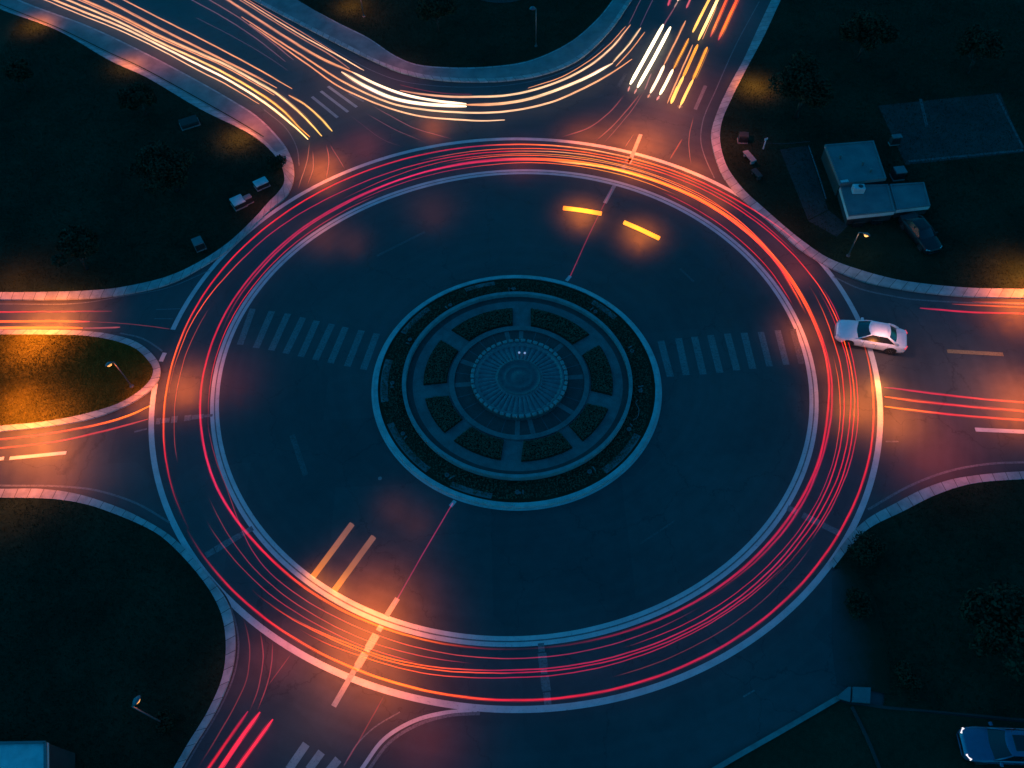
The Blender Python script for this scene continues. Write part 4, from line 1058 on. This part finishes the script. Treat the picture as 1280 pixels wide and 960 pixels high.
    MB().box((-2.27, 0, .47), (.10, .95, .16), 0, .9, .02).build('grille', M['trim'], t)
    MB().box((2.30, 0, .62), (.05, .52, .12)).build('number_plate', M['lens'], t)
    return t
a0 = G(1045, 421); a1 = G(1132, 437)
ca = math.atan2(a1.y-a0.y, a1.x-a0.x)
make_car('car', 'white saloon car crossing the outer line at the right of the ring', 'car', 1085, 426, ca, M['white_car'], False, group='cars in view', scale=.955)
c0 = make_car('parked_car', 'dark blue car with bright headlights and a sunroof in the bottom right corner', 'car', 1251, 935, math.atan2(*(lambda d: (d.y, d.x))(G(1290,936)-G(1200,932))), M['blue_car'], True, True, group='cars in view', scale=.91)
make_car('parked_car', 'dark grey car parked in shadow below the flat roofed building', 'car', 1147, 297, R(105), M['grey_car'], False, tail='trim', group='cars in view', scale=.8)

# ------------------------------------------------------------------ buildings
def quad(px, z):
    q = [G(x, y, z) for x, y in px]
    a = sum(q[i].x*q[(i+1) % 4].y - q[(i+1) % 4].x*q[i].y for i in range(4))
    return q if a > 0 else q[::-1]
b = empty('flat_roofed_building', G(1090, 240, 0), 'low L shaped building with two flat roofs and a pale fascia at the upper right', 'building')
o0 = b.location
def block(px, h, wallm, roofm, fascia, nm):
    q = quad(px, h); pr = [(v.x-o0.x, v.y-o0.y) for v in q]
    c = sum((Vector(p) for p in pr), Vector((0, 0)))/4
    sc = lambda k: [tuple(c + (Vector(p)-c)*(1-k/(Vector(p)-c).length)) for p in pr]
    MB().prism(sc(.08), .05, h-fascia).build('wall', M['darkwall'], b)  # near-black base colour stands in for the shadow below the fascia
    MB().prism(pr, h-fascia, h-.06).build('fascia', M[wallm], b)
    # parapet rim, with the roof deck just below it
    ins = sc(.16); mb = MB()
    for i in range(4):
        j = (i+1) % 4
        v = [(*pr[i], h-.06), (*pr[j], h-.06), (*ins[j], h-.06), (*ins[i], h-.06)]
        mb.add(v + [(x, y, h+.04) for x, y, _ in v], [[4,5,6,7],[0,1,5,4],[2,3,7,6]])
    mb.build('parapet', M['roof'], b)
    MB().prism(ins, h-.055, h-.02).build('roof', M[roofm], b)
    return q
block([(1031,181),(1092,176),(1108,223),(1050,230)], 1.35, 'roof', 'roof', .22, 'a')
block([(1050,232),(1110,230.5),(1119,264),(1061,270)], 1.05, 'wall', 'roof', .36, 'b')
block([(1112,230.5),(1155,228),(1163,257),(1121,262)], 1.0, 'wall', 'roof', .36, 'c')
v = G(1072, 238, 1.15) - o0
ac = MB().box((v.x, v.y, v.z+.16), (.85, .55, .5), -.05, .95, .03).build('roof_unit', M['cabinet'], b)
MB().lathe([(.18, 0), (.18, .02), (.05, .03)], (v.x+.1, v.y, v.z+.412), 14).build('fan', M['trim'], ac)
v = G(1055, 228, 1.25) - o0
MB().box((v.x, v.y, v.z), (.6, .26, .3), .15, .95, .02).build('vent_box', M['paint_pipe'], b)
for x, y in ((1050,198),(1078,206),(1088,215)):
    v = G(x, y, 1.35) - o0; MB().lathe([(.07, -.02), (.07, .22), (.11, .24), (.11, .28), (.02, .32)], (v.x, v.y, v.z), 10).build('vent_pipe', M['metal'], b)
for k, (x, y) in enumerate(((1075,276),(1098,273),(1138,267))):
    v = G(x, y, .8) - o0
    w = MB().box((v.x, v.y+.03, .38), (.8, .10, .4), ca*0).build('window', M['glass'], b)
sb = empty('corner_building', G(20, 975, 0), 'corner of a flat blue grey roof at the bottom left edge', 'building')
o0 = sb.location; h = 3.0
q = [(v.x-o0.x, v.y-o0.y) for v in quad([(-120,931),(57,928),(58,1040),(-120,1045)], h)]
q0 = [(v.x-o0.x, v.y-o0.y) for v in quad([(-120,931),(57,928),(58,1040),(-120,1045)], h)]
MB().prism(q0, .02, h-.25).build('wall', M['darkwall'], sb)
c = sum((Vector(p) for p in q), Vector((0, 0)))/4
MB().prism([tuple(c+(Vector(p)-c)*1.01) for p in q], h-.25, h).build('roof', M['cabinet'], sb)
g = MB()
for i in range(4):
    a_, b_ = Vector(q[i]), Vector(q[(i+1) % 4]); d = (b_-a_)
    mid = (a_+b_)/2; g.box((mid.x, mid.y, h+.03), (d.length, .12, .1), math.atan2(d.y, d.x))
g.build('parapet', M['roof'], sb)

# cabinets and slabs
def cabinet(px, py, sx, sy, h, rz, label, mat='cabinet', leaning=0):
    v = G(px, py, h); t = empty('utility_cabinet', (v.x, v.y, .09), label, 'cabinet', 'cabinets on the lawns', rz)
    MB().box((0, 0, .05), (sx*1.06, sy*1.06, .1)).build('plinth', M['concrete'], t)
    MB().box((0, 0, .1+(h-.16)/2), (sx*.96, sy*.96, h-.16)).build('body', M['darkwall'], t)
    MB().box((0, 0, h-.02), (sx, sy, .1), 0, .97, .025).build('lid', M[mat], t)
    for s in (-.24, .24):
        MB().box((s*sx, -sy*.485, .1+(h-.2)/2), (sx*.42, .012, h-.3)).build('door', M['trim'], t)
    return t
cabinet(326, 228, 1.05, .72, .5, R(33), 'pale cabinet standing alone just left of the pavement bend')
cabinet(297, 251, .95, .95, .55, R(33), 'larger square pale cabinet of the pair below the lone one')
cabinet(309, 247, .62, .45, .6, R(33), 'small side cabinet attached right of the square one', 'roof')
cabinet(247, 302, .72, .80, .7, R(28), 'small blue grey cabinet furthest down the upper left lawn', 'roof')
cabinet(236, 152, 1.5, 1.0, .4, R(25), 'dull wide cabinet in the dark below the diagonal pavement', 'slab')
cabinet(930, 169, .75, .60, .7, R(-8), 'dim cabinet right of the pavement below the top right road', 'slab')
cabinet(1121, 171, .75, .42, .8, R(5), 'small pale cabinet behind the flat roofed building', 'roof')
cabinet(1125, 213, .85, .75, .8, R(5), 'square dim cabinet beside the right roof of the building', 'roof')
# a little white edge on a cabinet, benches of stone
def slab_thing(px, size, rz, label, mat='concrete', name='stone_bench'):
    v = G(*px, .4); t = empty(name, (v.x, v.y, .09), label, 'bench', 'stone benches', rz)
    MB().box((0, 0, .38), size, 0, 1, .02).build('seat', M[mat], t)
    for s in (-.36, .36): MB().box((0, s*size[1], .165), (size[0]*.7, .14, .33)).build('leg', M[mat], t)
slab_thing((937,196), (.45, 1.35, .1), R(20), 'upper of two narrow stone benches right of the pavement bend', 'concrete')
slab_thing((946,217), (.42, 1.0, .1), R(20), 'lower of two narrow stone benches, dimmer one', 'slab')
v = G(957, 176, .9)
pst = empty('marker_post', (v.x, v.y, .09), 'thin pinkish marker post at the corner of the dark driveway', 'post')
MB().lathe([(.06, 0), (.05, .9), (.02, .95)], (0,0,0), 10).build('post', M['paint_pipe'], pst)
MB().box((0, 0, .98), (.3, .05, .16), .4).build('plate', M['paint_pipe'], pst)
def sheet(px, z, mat, name):
    q = quad(px, z) if len(px) == 4 else [G(x, y, z) for x, y in px]
    return struct(mesh(name, q, [list(range(len(q)))], mat))
sheet([(975,187),(1009,182),(1035,262),(1010,275)], .106, M['slab'], 'driveway')
sheet([(1010,276),(1036,263),(1060,282),(1046,296)], .105, M['slab'], 'driveway')
struct(ribbon('driveway_edge', gpl([(1010,183),(1022,218),(1032,250)]), .10, .112, M['roof']))
struct(ribbon('driveway_edge', gpl([(950,180),(980,181),(1012,178)]), .10, .112, M['slab']))
sheet([(1098,132),(1250,116),(1281,190),(1132,206)], .106, M['slab'], 'old_slab')
for a_, b_, w_ in (((1104,148),(1140,146),.5),((1150,125),(1158,160),.25),((1135,203),(1278,189),.22),((1245,120),(1278,186),.2),((1128,165),(1170,180),.5),((1136,185),(1200,190),.4)):
    struct(ribbon('slab_patch', [G(*a_), G(*b_)], w_, .110, M['faint'] if w_ < .3 else M['slab']))
# pale two-part slab at the lower right corner of the road
e = empty('stone_slab', G(1068, 868, 0), 'pale slab in two pieces at the corner of the lower right road', 'slab')
for px in ([(1045,872),(1061,858),(1064,858),(1063,877)], [(1066,858),(1089,859),(1088,879),(1065,877)]):
    q = quad(px, .22); MB().prism([(v.x-e.location.x, v.y-e.location.y) for v in q], 0, .22, .02).build('panel', M['roof'], e)
# round pond on the top lawn
n = 48; c = G(628, -18, .1); vs = [(0, 0, .012)] + [(math.cos(2*math.pi*i/n)*3.4, math.sin(2*math.pi*i/n)*2.9, .012) for i in range(n)]
o = mesh('pond', [Vector(v) + Vector((c.x, c.y, .1)) for v in vs], [[0, 1+i, 1+(i+1) % n] for i in range(n)], M['slab']); struct(o)
mbx = MB(); vs = []
for i in range(n):
    t = 2*math.pi*i/n
    for k, z in ((1.0, .1), (1.0, .16), (1.045, .16), (1.045, .1)): vs.append((c.x+math.cos(t)*3.4*k, c.y+math.sin(t)*2.9*k, z))
mbx.add(vs, [[4*i+k, 4*((i+1) % n)+k, 4*((i+1) % n)+k+1, 4*i+k+1] for i in range(n) for k in range(3)])
struct(mbx.build('pond_edge', M['slab']))

# ------------------------------------------------------------------ dusk sky
w = bpy.data.worlds.new('World'); scene.world = w; w.use_nodes = True
t = w.node_tree; bg = t.nodes['Background']
sky = t.nodes.new('ShaderNodeTexSky'); sky.sky_type = 'NISHITA'; sky.sun_disc = False
sky.sun_elevation = R(23.0); sky.sun_rotation = R(300); sky.altitude = 0; sky.air_density = 1.0; sky.dust_density = .2; sky.ozone_density = 4
mx = t.nodes.new('ShaderNodeMix'); mx.data_type = 'RGBA'; mx.blend_type = 'MULTIPLY'; mx.inputs[0].default_value = 1
t.links.new(sky.outputs['Color'], mx.inputs[6]); mx.inputs[7].default_value = (.010, 1.0, 1.3, 1)
t.links.new(mx.outputs[2], bg.inputs['Color']); bg.inputs['Strength'].default_value = .12
sl = bpy.data.lights.new('sun', 'SUN'); sl.energy = .02; sl.angle = R(12); sl.color = (.5, .75, 1)
so = bpy.data.objects.new('sun', sl); COL.objects.link(so); so.rotation_euler = (R(35), R(-20), 0)

vs_ = scene.view_settings
vs_.view_transform = 'Standard'; vs_.look = 'None'; vs_.exposure = 0; vs_.gamma = 1; vs_.use_curve_mapping = False
scene.cycles.transparent_max_bounces = 32; scene.cycles.max_bounces = 5; scene.cycles.diffuse_bounces = 3; scene.cycles.glossy_bounces = 2
scene.cycles.sample_clamp_indirect = 4; scene.cycles.use_denoising = True
